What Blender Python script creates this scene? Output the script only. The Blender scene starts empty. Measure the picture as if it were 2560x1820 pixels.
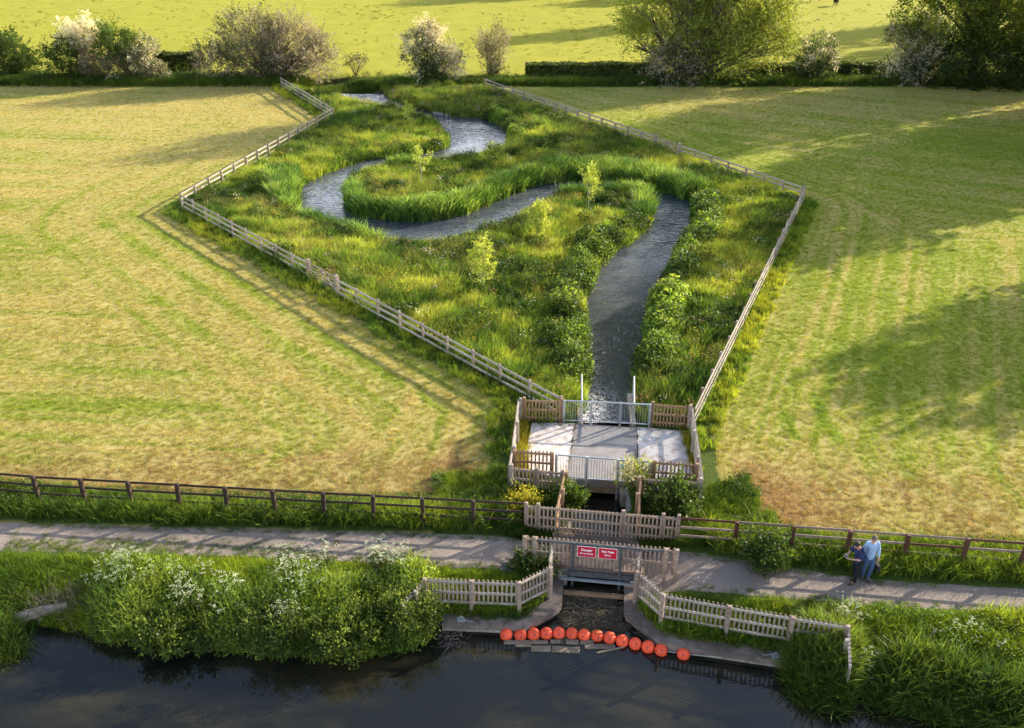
import bpy, math, random
import numpy as np
from mathutils import Vector, Matrix
R = math.radians
random.seed(7); rng = np.random.default_rng(7)
scene = bpy.context.scene
COL = scene.collection

# ---------------------------------------------------------------- survey camera
SK = 2560/2284.0; FPX = 2400.0; TH = R(27.7); HC = 21.0
def G(x, y, z=0.0):
    """plan position of the ground point seen at survey pixel x,y if it lies at height z"""
    X = x*SK-1280; Y = -(y*SK-910)
    ry = FPX*math.cos(TH)+Y*math.sin(TH); rz = -FPX*math.sin(TH)+Y*math.cos(TH)
    t = (z-HC)/rz
    return np.array([X*t, ry*t])
def GP(pts, z=0.0): return np.array([G(x, y, z) for x, y in pts])

# ---------------------------------------------------------------- noise (numpy)
def _h(ix, iy, s):
    n = (ix.astype(np.int64)*374761393 + iy.astype(np.int64)*668265263 + s*1442695041) & 0x7fffffff
    n = ((n ^ (n >> 13))*1274126177) & 0x7fffffff
    return ((n ^ (n >> 16)) & 0xffff)/65535.0
def vnoise(x, y, s=0):
    x = np.asarray(x, float); y = np.asarray(y, float)
    ix = np.floor(x); iy = np.floor(y); fx = x-ix; fy = y-iy
    fx = fx*fx*(3-2*fx); fy = fy*fy*(3-2*fy)
    a = _h(ix, iy, s); b = _h(ix+1, iy, s); c = _h(ix, iy+1, s); d = _h(ix+1, iy+1, s)
    return (a*(1-fx)+b*fx)*(1-fy)+(c*(1-fx)+d*fx)*fy
def fbm(x, y, s=0, o=4):
    v = 0; a = .5; t = 0
    for i in range(o):
        v = v+a*vnoise(x*2**i, y*2**i, s+i*17); t += a; a *= .5
    return v/t
def sstep(a, b, v):
    t = np.clip((v-a)/(b-a), 0, 1); return t*t*(3-2*t)

def dist_poly(px, py, P, closed=True):
    """signed distance (negative inside) for a polygon, plain distance for an open line"""
    P = np.asarray(P, float); n = len(P); best = np.full(px.shape, 1e9); ins = np.zeros(px.shape, bool)
    for i in range(n if closed else n-1):
        a = P[i]; b = P[(i+1) % n]; d = b-a; L = d@d+1e-12
        t = np.clip(((px-a[0])*d[0]+(py-a[1])*d[1])/L, 0, 1)
        best = np.minimum(best, np.hypot(px-a[0]-t*d[0], py-a[1]-t*d[1]))
        if closed:
            c = (a[1] > py) != (b[1] > py)
            if abs(d[1]) > 1e-9:
                ins ^= c & (px < (py-a[1])*d[0]/d[1]+a[0])
    return np.where(ins, -best, best) if closed else best
def smooth_poly(P, it=2):
    P = np.asarray(P, float)
    for _ in range(it):
        Q = []
        for i in range(len(P)):
            a = P[i]; b = P[(i+1) % len(P)]; Q += [a*.75+b*.25, a*.25+b*.75]
        P = np.array(Q)
    return P

# ---------------------------------------------------------------- layout
ZW = -0.40      # stream water
ZC = -0.75      # canal water
bank1 = [(700,178),(758,184),(850,196),(862,224),(905,237),(966,252),(1011,262),(1075,265),(1124,286),(1136,306),(1132,322),(1120,335),(1075,350),(1004,364),(955,368),
 (890,370),(814,393),(779,411),(772,430),(773,469),(793,484),(884,494),(954,494),(1025,484),(1095,456),(1160,428),(1218,409),(1290,404),(1369,410),(1422,418),(1492,432),(1548,452),
 (1552,491),(1548,528),(1512,565),(1478,632),(1456,680),(1447,757),(1434,790),(1416,835),(1410,905)]
bank2 = [(1306,905),(1309,830),(1313,805),(1302,757),(1301,709),(1304,667),(1317,629),(1338,592),(1376,560),(1422,532),(1450,502),(1458,462),(1440,440),(1400,434),(1340,438),(1240,446),
 (1180,476),(1125,508),(1020,545),(900,553),(840,545),(779,524),(710,505),(672,486),(660,462),(668,422),(705,397),(761,377),(814,358),(884,352),(980,338),(1003,326),(1003,314),(987,294),(966,268),(905,250),(840,240),(815,233),(758,221),(690,208)]
STREAM = smooth_poly(np.vstack([GP(bank1, ZW), [[5.2, 36.2], [5.05, 35.0], [2.95, 35.0], [3.1, 36.2]], GP(bank2, ZW)]), 1)
cl = GP([(-900,1380),(-300,1395),(0,1408),(60,1396),(150,1404),(230,1425),(300,1437),(420,1445),(560,1458),(700,1468),(830,1470),(940,1440),(985,1400)], ZC)
wingL = GP([(985,1393),(1020,1395),(1170.5,1401),(1252.5,1353),(1259.5,1272)], -.45)
wingR = GP([(1392.7,1286),(1391.5,1367.5),(1469,1432.5),(1534,1446),(1749,1477.5),(1790,1484)], -.45)
cr = GP([(1790,1500),(1815,1535),(1880,1560),(1960,1555),(2040,1578),(2130,1600),(2284,1640),(2700,1720)], ZC)
chT = [np.array([1.95, 27.0]), np.array([4.02, 26.6])]
CANAL = np.vstack([cl, wingL, wingR, cr, [[30, 8], [18, -6], [-60, -6], [-60, 18]]])
CH = np.array([[1.80, 24.2], [3.72, 24.2], [4.42, 30.7], [5.0, 35.3], [3.0, 35.3], [2.40, 30.7]])   # box channel below bridge and platform
ENC = np.vstack([GP([(627,172),(743,240),(402,432),(750,619),(1250,882)], 1.1), [[.3,34.75],[-.1,30.8],[-.3,29.6],[7.3,28.9],[7.07,29.97]],
                 GP([(1548,908),(1793,418),(1463,303),(1082,176)], 1.1)])
pathT = [(-700,1150),(-300,1158),(0,1163),(400,1175),(800,1182),(1165,1196),(1340,1205),(1520,1226),(1700,1253),(1900,1288),(2284,1312),(2700,1330),(3200,1350)]
pathB = [(3200,1400),(2700,1385),(2284,1366),(2000,1357),(1700,1331),(1520,1316),(1360,1290),(1165,1272),(1100,1269),(870,1259),(500,1243),(0,1234),(-300,1228),(-700,1220)]
PATH = smooth_poly(GP(pathT+pathB), 1)
HL = 103.6      # far edge of the hay fields

def height(x, y, full=False):
    x = np.asarray(x, float); y = np.asarray(y, float)
    near = (y < 112) & (np.abs(x) < 75)
    sc = np.full(x.shape, 60.); ss = np.full(x.shape, 60.)
    m = near & (y < 45) | (y <= 15) & (np.abs(x) < 75)
    if m.any(): sc[m] = dist_poly(x[m], y[m], CANAL)
    m = near & (y > 30)
    if m.any(): ss[m] = dist_poly(x[m], y[m], STREAM)
    z = .10*(fbm(x*.12, y*.12, 3, 3)-.5)+.05*(fbm(x*.9, y*.9, 5, 2)-.5)
    pd = np.full(x.shape, 60.)
    m = near & (y < 32)
    if m.any(): pd[m] = dist_poly(x[m], y[m], PATH)
    z = z*sstep(-.2, .8, pd)
    z = z*sstep(2.5, 5, np.hypot(x-3.5, y-30)*.6)
    # canal bank
    zb = np.interp(sc, [-3, -.6, 0, .3, .55, 1.3, 2.3], [-1.9, -1.35, -.86, -.6, -.48, -.28, 0])
    z = np.where(sc < 2.3, zb+z*sstep(.6, 2.3, sc), z)
    # silt bed in the inlet
    sil = (y > 22.75+.28*np.sin(x*2.1+1)+.12*np.sin(x*7)) & (x > 1.4) & (x < 4.6) & (y < 25.2) & (sc < -.02)
    z = np.where(sil, ZC+.03+.05*(fbm(x*3, y*3, 9, 3)-.45)*1.5, z)
    # stream
    zs = np.interp(ss, [-2, -.6, 0, .25, .9, 2.0], [-1.2, -1.0, ZW-.1, ZW+.08, -.13, 0])
    z = np.where(ss < 2.2, zs+z*.6, z)
    m = near & (y < 40) & (y > 20)
    if m.any():
        sh = np.full(x.shape, 60.); sh[m] = dist_poly(x[m], y[m], CH)
        z = np.where((sh < -.02) & ~sil, -1.6, z)
        z = np.where((np.abs(x-3.8) < 3.3) & (y > 30.15) & (y < 34.9) & (sh > -.02), np.minimum(z, -.10), z)
    # far ditch behind the hay field
    z = np.where((np.abs(y-106.3) < 1.2) & (x > -24) & (x < 6), z-.5*sstep(1.2, .3, np.abs(y-106.3)), z)
    return (z, sc, ss, pd, sil) if full else z

# ---------------------------------------------------------------- materials
def newmat(name):
    m = bpy.data.materials.new(name); m.use_nodes = True; nt = m.node_tree; nt.nodes.clear()
    out = nt.nodes.new('ShaderNodeOutputMaterial'); return m, nt, out
def N(nt, t, **k):
    n = nt.nodes.new(t)
    for a, b in k.items():
        if a.startswith('i_'): n.inputs[a[2:].replace('_', ' ')].default_value = b
        else: setattr(n, a, b)
    return n
def mixc(nt, f, a, b, mode='MIX'):
    n = nt.nodes.new('ShaderNodeMix'); n.data_type = 'RGBA'; n.blend_type = mode
    for s, v in ((n.inputs[0], f), (n.inputs[6], a), (n.inputs[7], b)):
        if hasattr(v, 'is_output') or isinstance(v, bpy.types.NodeSocket): nt.links.new(v, s)
        else: s.default_value = v if not isinstance(v, tuple) or len(v) == 4 else (*v, 1)
    return n.outputs[2]
def ramp(nt, src, stops):
    n = nt.nodes.new('ShaderNodeValToRGB'); nt.links.new(src, n.inputs[0]); e = n.color_ramp.elements
    while len(e) < len(stops): e.new(.5)
    for i, (p, c) in enumerate(stops): e[i].position = p; e[i].color = (*c, 1) if len(c) == 3 else c
    return n.outputs[0]
def noise(nt, scale, detail=3, vec=None, rough=.55):
    n = N(nt, 'ShaderNodeTexNoise'); n.inputs['Scale'].default_value = scale; n.inputs['Detail'].default_value = detail; n.inputs['Roughness'].default_value = rough
    if vec is not None: nt.links.new(vec, n.inputs['Vector'])
    return n.outputs[0]
def pos(nt, sc=(1, 1, 1), obj=False):
    if obj: src = N(nt, 'ShaderNodeTexCoord').outputs['Object']
    else: src = N(nt, 'ShaderNodeNewGeometry').outputs['Position']
    m = N(nt, 'ShaderNodeMapping'); m.inputs['Scale'].default_value = sc; nt.links.new(src, m.inputs['Vector']); return m.outputs[0]
def bsdf(nt, out, col, rough=.8, spec=.3, bump=None, bstr=.5, bdist=.02, metal=0):
    b = N(nt, 'ShaderNodeBsdfPrincipled'); b.inputs['Roughness'].default_value = rough; b.inputs['Specular IOR Level'].default_value = spec; b.inputs['Metallic'].default_value = metal
    if isinstance(col, tuple): b.inputs['Base Color'].default_value = (*col, 1)
    else: nt.links.new(col, b.inputs['Base Color'])
    if bump is not None:
        bp = N(nt, 'ShaderNodeBump'); bp.inputs['Strength'].default_value = bstr; bp.inputs['Distance'].default_value = bdist
        nt.links.new(bump, bp.inputs['Height']); nt.links.new(bp.outputs[0], b.inputs['Normal'])
    nt.links.new(b.outputs[0], out.inputs[0]); return b
def simple(name, c1, c2, scale=6, rough=.75, spec=.3, stretch=(1, 1, 1), bstr=.4, bdist=.01, metal=0, detail=4, var=.16):
    m, nt, out = newmat(name)
    v = pos(nt, stretch, True); n1 = noise(nt, scale, detail, v, .65); n2 = noise(nt, scale*7, 3, v)
    f = N(nt, 'ShaderNodeMath', operation='MULTIPLY_ADD'); nt.links.new(n2, f.inputs[0]); f.inputs[1].default_value = .35; nt.links.new(n1, f.inputs[2])
    c = ramp(nt, f.outputs[0], [(.42, c1), (.9, c2)])
    oi = N(nt, 'ShaderNodeObjectInfo'); c = mixc(nt, 1.0, c, ramp(nt, oi.outputs['Random'], [(0, (1-var*1.3,)*3), (1, (1+var*.6, 1+var*.6, 1+var*.5))]), 'MULTIPLY')
    bsdf(nt, out, c, rough, spec, f.outputs[0], bstr, bdist, metal); return m
def leafmat(name, attr='tint', inst=True, trans=.45, rough=.55, vary=.35, spec=.25):
    """foliage lit through: colour carried by the plants themselves"""
    m, nt, out = newmat(name)
    a = N(nt, 'ShaderNodeAttribute', attribute_name=attr); a.attribute_type = 'INSTANCER' if inst else 'GEOMETRY'
    c = a.outputs['Color']
    g = N(nt, 'ShaderNodeAttribute', attribute_name='leaf'); g.attribute_type = 'GEOMETRY'
    c = mixc(nt, 1.0, c, g.outputs['Color'], 'MULTIPLY') if inst else c
    p = N(nt, 'ShaderNodeBsdfPrincipled'); p.inputs['Roughness'].default_value = rough; p.inputs['Specular IOR Level'].default_value = spec
    nt.links.new(c, p.inputs['Base Color'])
    t = N(nt, 'ShaderNodeBsdfTranslucent')
    tc = mixc(nt, 1.0, c, (1.25, 1.15, .55, 1), 'MULTIPLY'); nt.links.new(tc, t.inputs[0])
    x = N(nt, 'ShaderNodeMixShader'); x.inputs[0].default_value = trans
    nt.links.new(p.outputs[0], x.inputs[1]); nt.links.new(t.outputs[0], x.inputs[2]); nt.links.new(x.outputs[0], out.inputs[0])
    return m
M = {}
M['grass'] = leafmat('grass_blades')
M['leaf'] = leafmat('tree_leaves', attr='leaf', inst=False, trans=.42)
M['wood'] = simple('weathered_oak', (.16, .115, .085), (.40, .325, .265), 3, .8, .2, (1, 1, 6), .5)
M['wood_pale'] = simple('silvered_lit_timber', (.20, .175, .145), (.44, .395, .34), 3, .8, .2, (2, 2, 2), .5)  # silvered wood; also carries painted light on the inlet fence rails
M['wood_brown'] = simple('tanned_oak', (.17, .105, .06), (.36, .24, .15), 3, .8, .2, (1, 1, 5), .5)
M['wood_dark'] = simple('dark_creosote', (.018, .011, .009), (.05, .03, .022), 4, .7, .3)
M['wood_red'] = simple('red_brown_stain', (.05, .018, .012), (.12, .045, .03), 4, .7, .3)
M['rail_grey'] = simple('worn_rail', (.12, .08, .065), (.30, .23, .19), 4, .75, .3)
M['galv'] = simple('galvanised_steel', (.30, .33, .37), (.50, .54, .58), 9, .45, .5, metal=.55, bstr=.1)
M['steel_dark'] = simple('aged_steel', (.07, .08, .09), (.16, .17, .18), 5, .5, .4, metal=.4, bstr=.1)
M['bark'] = simple('bark', (.05, .038, .028), (.15, .12, .09), 4, .9, .2, (1, 1, .4), .8, .03)
M['deadwood'] = simple('dead_wood', (.16, .13, .11), (.38, .33, .28), 5, .9, .2, bstr=.8)
M['buoy'] = simple('buoy_orange', (.78, .075, .028), (.88, .12, .05), 3, .45, .3, bstr=.08)
M['black'] = simple('dark_rubber', (.015, .015, .017), (.03, .03, .033), 6, .5)
M['rope'] = simple('rope_fibre', (.30, .32, .30), (.5, .5, .46), 30, .9)
M['red'] = simple('sign_red', (.55, .012, .035), (.62, .02, .05), 4, .4, .4, bstr=.02)
M['white'] = simple('sign_white', (.78, .78, .78), (.85, .85, .85), 4, .4, .4, bstr=.02)
M['brick'] = simple('engineering_brick', (.07, .045, .035), (.17, .11, .09), 8, .8)

def concrete(name, a, b, stain):
    m, nt, out = newmat(name); v = pos(nt)
    n1 = noise(nt, .8, 5, v, .65); n2 = noise(nt, 22, 4, v, .7); n3 = noise(nt, 2.6, 5, v, .7)
    c = ramp(nt, n1, [(.35, a), (.65, b)])
    c = mixc(nt, ramp(nt, n3, [(.47, (0, 0, 0)), (.68, (1, 1, 1))]), c, stain)
    c = mixc(nt, .25, c, ramp(nt, n2, [(.3, (.25, .25, .25)), (.7, (1, 1, 1))]), 'MULTIPLY')
    bsdf(nt, out, c, .9, .2, n2, .35, .01); return m
M['conc_white'] = concrete('pale_concrete', (.62, .57, .55), (.74, .69, .66), (.36, .29, .23))
M['conc_grey'] = concrete('grey_concrete', (.24, .235, .24), (.31, .30, .30), (.22, .20, .18))
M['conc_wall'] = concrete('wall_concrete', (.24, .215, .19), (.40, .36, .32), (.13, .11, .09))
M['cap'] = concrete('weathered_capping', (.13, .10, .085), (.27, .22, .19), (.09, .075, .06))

# ground: zone weights are carried by the sheet, colours and grain are procedural
def ground_mat():
    m, nt, out = newmat('ground_surface'); v = pos(nt)
    def A(n): return N(nt, 'ShaderNodeAttribute', attribute_name=n).outputs['Fac']
    fine = noise(nt, 5.5, 5, v, .75); tiny = noise(nt, 19, 3, v, .7); big = noise(nt, .35, 4, v, .6)
    hay = N(nt, 'ShaderNodeMath', operation='MULTIPLY_ADD'); nt.links.new(fine, hay.inputs[0]); hay.inputs[1].default_value = 1.1; nt.links.new(A('straw'), hay.inputs[2])
    field = ramp(nt, hay.outputs[0], [(.3, (.11, .18, .018)), (.75, (.25, .28, .045)), (1.0, (.37, .32, .11))])
    hb = N(nt, 'ShaderNodeMath', operation='ADD'); nt.links.new(A('brown'), hb.inputs[0]); nt.links.new(tiny, hb.inputs[1])
    field = mixc(nt, ramp(nt, hb.outputs[0], [(.75, (0, 0, 0)), (1.0, (1, 1, 1))]), field, (.25, .14, .06))
    past = ramp(nt, noise(nt, 1.3, 6, pos(nt, (.6, 1, 1)), .7), [(.28, (.17, .18, .018)), (.45, (.26, .26, .024)), (.75, (.33, .32, .034))])
    past = mixc(nt, .5, past, ramp(nt, big, [(.35, (.24, .25, .025)), (.65, (.34, .325, .036))]))
    mead = ramp(nt, fine, [(.3, (.03, .055, .01)), (.7, (.08, .12, .02))])
    pathc = ramp(nt, noise(nt, 9, 5, v, .75), [(.3, (.15, .115, .095)), (.55, (.26, .22, .195)), (.8, (.40, .345, .305))])
    pathc = mixc(nt, .45, pathc, ramp(nt, big, [(.4, (.19, .16, .14)), (.6, (.32, .265, .23))]))
    mud = ramp(nt, noise(nt, 14, 5, v, .75), [(.3, (.035, .03, .018)), (.6, (.075, .06, .04)), (.8, (.19, .16, .12))])
    c = mixc(nt, A('mead'), field, mead)
    c = mixc(nt, A('past'), c, past)
    pw = N(nt, 'ShaderNodeMath', operation='MULTIPLY_ADD'); nt.links.new(noise(nt, 4, 4, v, .7), pw.inputs[0]); pw.inputs[1].default_value = .7; nt.links.new(A('path'), pw.inputs[2])
    c = mixc(nt, ramp(nt, pw.outputs[0], [(.78, (0, 0, 0)), (.9, (1, 1, 1))]), c, pathc)
    c = mixc(nt, A('mud'), c, mud)
    bh = mixc(nt, .5, fine, tiny)
    b = bsdf(nt, out, c, .95, .1, bh, 1.0, .07)
    return m
M['ground'] = ground_mat()

def water_mat(name, deep, silt, sscale, amp, wsc, stretch=(1, 1, 1), foam=False, tilt=.12, spec=.55, rough=.07):
    m, nt, out = newmat(name); v = pos(nt, stretch)
    c = ramp(nt, noise(nt, sscale, 4, pos(nt, (1, 2, 1)), .6), [(.45, deep), (.72, silt)])
    w1 = noise(nt, wsc, 1.2, v, .4); w2 = noise(nt, wsc*2.4, .5, v, .4)
    h = mixc(nt, .35, w1, w2)
    calm = ramp(nt, noise(nt, .22, 3, pos(nt)), [(.4, (.35, .35, .35)), (.62, (1, 1, 1))])
    h = mixc(nt, 1.0, h, calm, 'MULTIPLY')
    if foam:
        fw = N(nt, 'ShaderNodeAttribute', attribute_name='foam').outputs['Fac']; fm = N(nt, 'ShaderNodeMath', operation='ADD'); nt.links.new(fw, fm.inputs[0]); fm.inputs[1].default_value = .22
        fx = N(nt, 'ShaderNodeMath', operation='MULTIPLY'); nt.links.new(fm.outputs[0], fx.inputs[0]); nt.links.new(h, fx.inputs[1]); h = fx.outputs[0]
        fa = N(nt, 'ShaderNodeAttribute', attribute_name='foam').outputs['Fac']
        fr = noise(nt, 3.2, 4, pos(nt, (1.5, .8, 1)), .75); fs = N(nt, 'ShaderNodeMath', operation='SUBTRACT'); nt.links.new(fr, fs.inputs[0]); fs.inputs[1].default_value = .5
        fb = N(nt, 'ShaderNodeMath', operation='ABSOLUTE'); nt.links.new(fs.outputs[0], fb.inputs[0]); fq = N(nt, 'ShaderNodeMath', operation='MULTIPLY_ADD'); nt.links.new(fb.outputs[0], fq.inputs[0]); fq.inputs[1].default_value = -9.0; fq.inputs[2].default_value = 1.0; fn = fq.outputs[0]
        f = N(nt, 'ShaderNodeMath', operation='MULTIPLY'); nt.links.new(fa, f.inputs[0]); nt.links.new(fn, f.inputs[1])
        c = mixc(nt, ramp(nt, f.outputs[0], [(.38, (0, 0, 0)), (.75, (1, 1, 1))]), c, (.60, .61, .66))
        h2 = N(nt, 'ShaderNodeMath', operation='MULTIPLY_ADD'); f.use_clamp = True; nt.links.new(f.outputs[0], h2.inputs[0]); h2.inputs[1].default_value = .25; nt.links.new(h, h2.inputs[2]); h = h2.outputs[0]
    b = bsdf(nt, out, c, rough, spec, h, amp, tilt)
    b.inputs['IOR'].default_value = 1.333
    return m
M['canal'] = water_mat('canal_water', (.007, .008, .0065), (.032, .027, .014), .28, .3, 2.2, (1, 1.6, 1), tilt=.03, spec=.85)
M['stream'] = water_mat('stream_water', (.046, .055, .070), (.09, .094, .10), .5, 1.0, 2.1, (.7, 1.5, 1), True, .62, 1.0, .03)

# ---------------------------------------------------------------- mesh helpers
class MB:
    def __init__(s): s.v = []; s.f = []; s.m = []
    def add(s, vs, fs, mi=0):
        o = len(s.v); s.v += [tuple(v) for v in vs]; s.f += [tuple(i+o for i in f) for f in fs]; s.m += [mi]*len(fs)
    def box(s, c, size, rz=0, mi=0, bev=.0, rx=0, ry=0):
        hx, hy, hz = size[0]/2, size[1]/2, size[2]/2
        mt = Matrix.Translation(c) @ Matrix.Rotation(rz, 4, 'Z') @ Matrix.Rotation(ry, 4, 'Y') @ Matrix.Rotation(rx, 4, 'X')
        if bev <= 0:
            vs = [mt @ Vector((x*hx, y*hy, z*hz)) for z in (-1, 1) for x, y in ((-1, -1), (1, -1), (1, 1), (-1, 1))]
            s.add(vs, [(3, 2, 1, 0), (4, 5, 6, 7), (0, 1, 5, 4), (1, 2, 6, 5), (2, 3, 7, 6), (3, 0, 4, 7)], mi)
        else:
            b = min(bev, hx*.9, hy*.9, hz*.9); ring = []
            def rg(ex, ey, z): return [(-ex, -ey, z), (ex, -ey, z), (ex, ey, z), (-ex, ey, z)]
            L = [rg(hx-b, hy-b, -hz), rg(hx, hy, -hz+b), rg(hx, hy, hz-b), rg(hx-b, hy-b, hz)]
            vs = [mt @ Vector(p) for r in L for p in r]; fs = [(3, 2, 1, 0), (12, 13, 14, 15)]
            for k in range(3):
                for i in range(4): j = (i+1) % 4; fs.append((k*4+i, k*4+j, k*4+4+j, k*4+4+i))
            s.add(vs, fs, mi)
    def beam(s, a, b, w, h, mi=0, bev=.0):
        """board from a to b, w across, h up"""
        a = Vector(a); b = Vector(b); d = b-a; L = d.length; c = (a+b)/2
        rz = math.atan2(d.y, d.x); ry = -math.atan2(d.z, math.hypot(d.x, d.y))
        s.box(c, (L, w, h), rz, mi, bev, 0, ry)
    def tube(s, pts, rad, n=8, mi=0, cap=True):
        pts = [Vector(p) for p in pts]; k = len(pts)
        if not hasattr(rad, '__len__'): rad = [rad]*k
        vs = []; up = Vector((0, 0, 1))
        for i, p in enumerate(pts):
            d = (pts[min(i+1, k-1)]-pts[max(i-1, 0)]).normalized()
            u = d.cross(up if abs(d.z) < .95 else Vector((1, 0, 0))).normalized(); w = d.cross(u)
            vs += [p+(u*math.cos(2*math.pi*j/n)+w*math.sin(2*math.pi*j/n))*rad[i] for j in range(n)]
        fs = [(i*n+j, i*n+(j+1) % n, (i+1)*n+(j+1) % n, (i+1)*n+j) for i in range(k-1) for j in range(n)]
        if cap: fs += [tuple(range(n))[::-1], tuple((k-1)*n+j for j in range(n))]
        s.add(vs, fs, mi)
    def ball(s, c, r, n=12, m_=8, mi=0, sc=(1, 1, 1)):
        vs = [Vector(c)+Vector((0, 0, -r*sc[2]))]
        for i in range(1, m_):
            a = -math.pi/2+math.pi*i/m_
            vs += [Vector(c)+Vector((math.cos(a)*math.cos(2*math.pi*j/n)*r*sc[0], math.cos(a)*math.sin(2*math.pi*j/n)*r*sc[1], math.sin(a)*r*sc[2])) for j in range(n)]
        vs.append(Vector(c)+Vector((0, 0, r*sc[2]))); fs = []
        for j in range(n): fs.append((0, 1+(j+1) % n, 1+j)); fs.append((len(vs)-1, 1+(m_-2)*n+j, 1+(m_-2)*n+(j+1) % n))
        for i in range(m_-2):
            for j in range(n): a = 1+i*n+j; b = 1+i*n+(j+1) % n; fs.append((a, b, b+n, a+n))
        s.add(vs, fs, mi)
    def prism(s, poly, z0, z1, mi=0):
        n = len(poly); vs = [(p[0], p[1], z0) for p in poly]+[(p[0], p[1], z1) for p in poly]
        ar = sum(poly[i][0]*poly[(i+1) % n][1]-poly[(i+1) % n][0]*poly[i][1] for i in range(n))
        fs = [tuple(range(n))[::-1], tuple(range(n, 2*n))]+[(i, (i+1) % n, n+(i+1) % n, n+i) for i in range(n)]
        if ar < 0: fs = [f[::-1] for f in fs]
        s.add(vs, fs, mi)
    def build(s, name, mats, parent=None, smooth=False):
        me = bpy.data.meshes.new(name)
        org = Vector(parent.location) if parent is not None and parent.parent is None else (Vector(parent.parent.location) if parent is not None else Vector((0, 0, 0)))
        me.from_pydata([Vector(v)-org for v in s.v] if parent is not None else s.v, [], s.f)
        for m in (mats if isinstance(mats, (list, tuple)) else [mats]): me.materials.append(m)
        me.polygons.foreach_set('material_index', s.m)
        if smooth: me.polygons.foreach_set('use_smooth', [True]*len(s.f))
        me.update(); o = bpy.data.objects.new(name, me); COL.objects.link(o)
        if parent is not None: o.parent = parent
        return o
def tag(o, label=None, cat=None, group=None, kind=None):
    if label: o['label'] = label
    if cat: o['category'] = cat
    if group: o['group'] = group
    if kind: o['kind'] = kind
    return o
def thing(name, loc, label, cat, group=None):
    o = bpy.data.objects.new(name, None); COL.objects.link(o); o.location = loc; o.empty_display_size = .2
    return tag(o, label, cat, group)
def npmesh(name, V, F, mats, col=None, smooth=False, link=True, attrs=None):
    """V (n,3), F (m,k) all same k"""
    V = np.asarray(V, np.float32); F = np.asarray(F, np.int32); k = F.shape[1]
    me = bpy.data.meshes.new(name); me.vertices.add(len(V)); me.vertices.foreach_set('co', V.ravel())
    me.loops.add(F.size); me.loops.foreach_set('vertex_index', F.ravel()); me.polygons.add(len(F))
    me.polygons.foreach_set('loop_start', np.arange(0, F.size, k, dtype=np.int32))
    me.polygons.foreach_set('loop_total', np.full(len(F), k, np.int32))
    for m in (mats if isinstance(mats, (list, tuple)) else [mats]): me.materials.append(m)
    me.update(calc_edges=True)
    if smooth: me.polygons.foreach_set('use_smooth', np.ones(len(F), bool))
    if col is not None:
        a = me.attributes.new('leaf', 'FLOAT_COLOR', 'FACE'); c = np.ones((len(F), 4), np.float32); c[:, :3] = col; a.data.foreach_set('color', c.ravel())
    for n_, v in (attrs or {}).items():
        a = me.attributes.new(n_, 'FLOAT', 'POINT'); a.data.foreach_set('value', np.asarray(v, np.float32))
    o = bpy.data.objects.new(name, me)
    if link: COL.objects.link(o)
    return o

# ---------------------------------------------------------------- ground sheet
def axis(lo, hi, st, far, gr=1.25):
    a = list(np.arange(lo, hi+1e-6, st)); d = st; v = a[-1]; out = []
    while v < far: d *= gr; v += d; a.append(v)
    v = a[0]; d = st
    while v > -far: d *= gr; v -= d; out.append(v)
    return np.array(out[::-1]+a)
xs = axis(-24, 24, .22, 1800, 1.05)
ys = np.concatenate([[-200, -60, -20, 0, 8, 12, 15], np.arange(17, 40, .2), np.arange(40, 110, .33), 110+np.cumsum(.4*1.06**np.arange(90))])
XX, YY = np.meshgrid(xs, ys); X = XX.ravel(); Y = YY.ravel()
Z, SC, SS, PD, SIL = height(X, Y, True)
near = (Y > 24) & (Y < 112) & (np.abs(X) < 80)
ED = np.full(X.shape, 99.); ED[near] = dist_poly(X[near], Y[near], ENC)
TRK = [(GP([(912,855),(920,890),(908,935),(860,985),(770,1015),(640,1030)]), .28, .5), (GP([(880,520),(800,560)]), .3, .3), (GP([(1872,520),(1838,640),(1805,730),(1778,815)]), .22, .5), (GP([(1905,540),(1880,640),(1852,740)]), .18, .25),
       (GP([(1815,885),(1842,945),(1872,985)]), .22, -.7), (GP([(1752,930),(1776,975)]), .2, -.6), (GP([(1895,455),(1990,500)]), .2, .5), (GP([(300,685),(430,692)]), .2, .4), (GP([(520,855),(640,845)]), .3, .45), (GP([(285,478),(120,560),(0,590)]), .5, -.2)]
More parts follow.
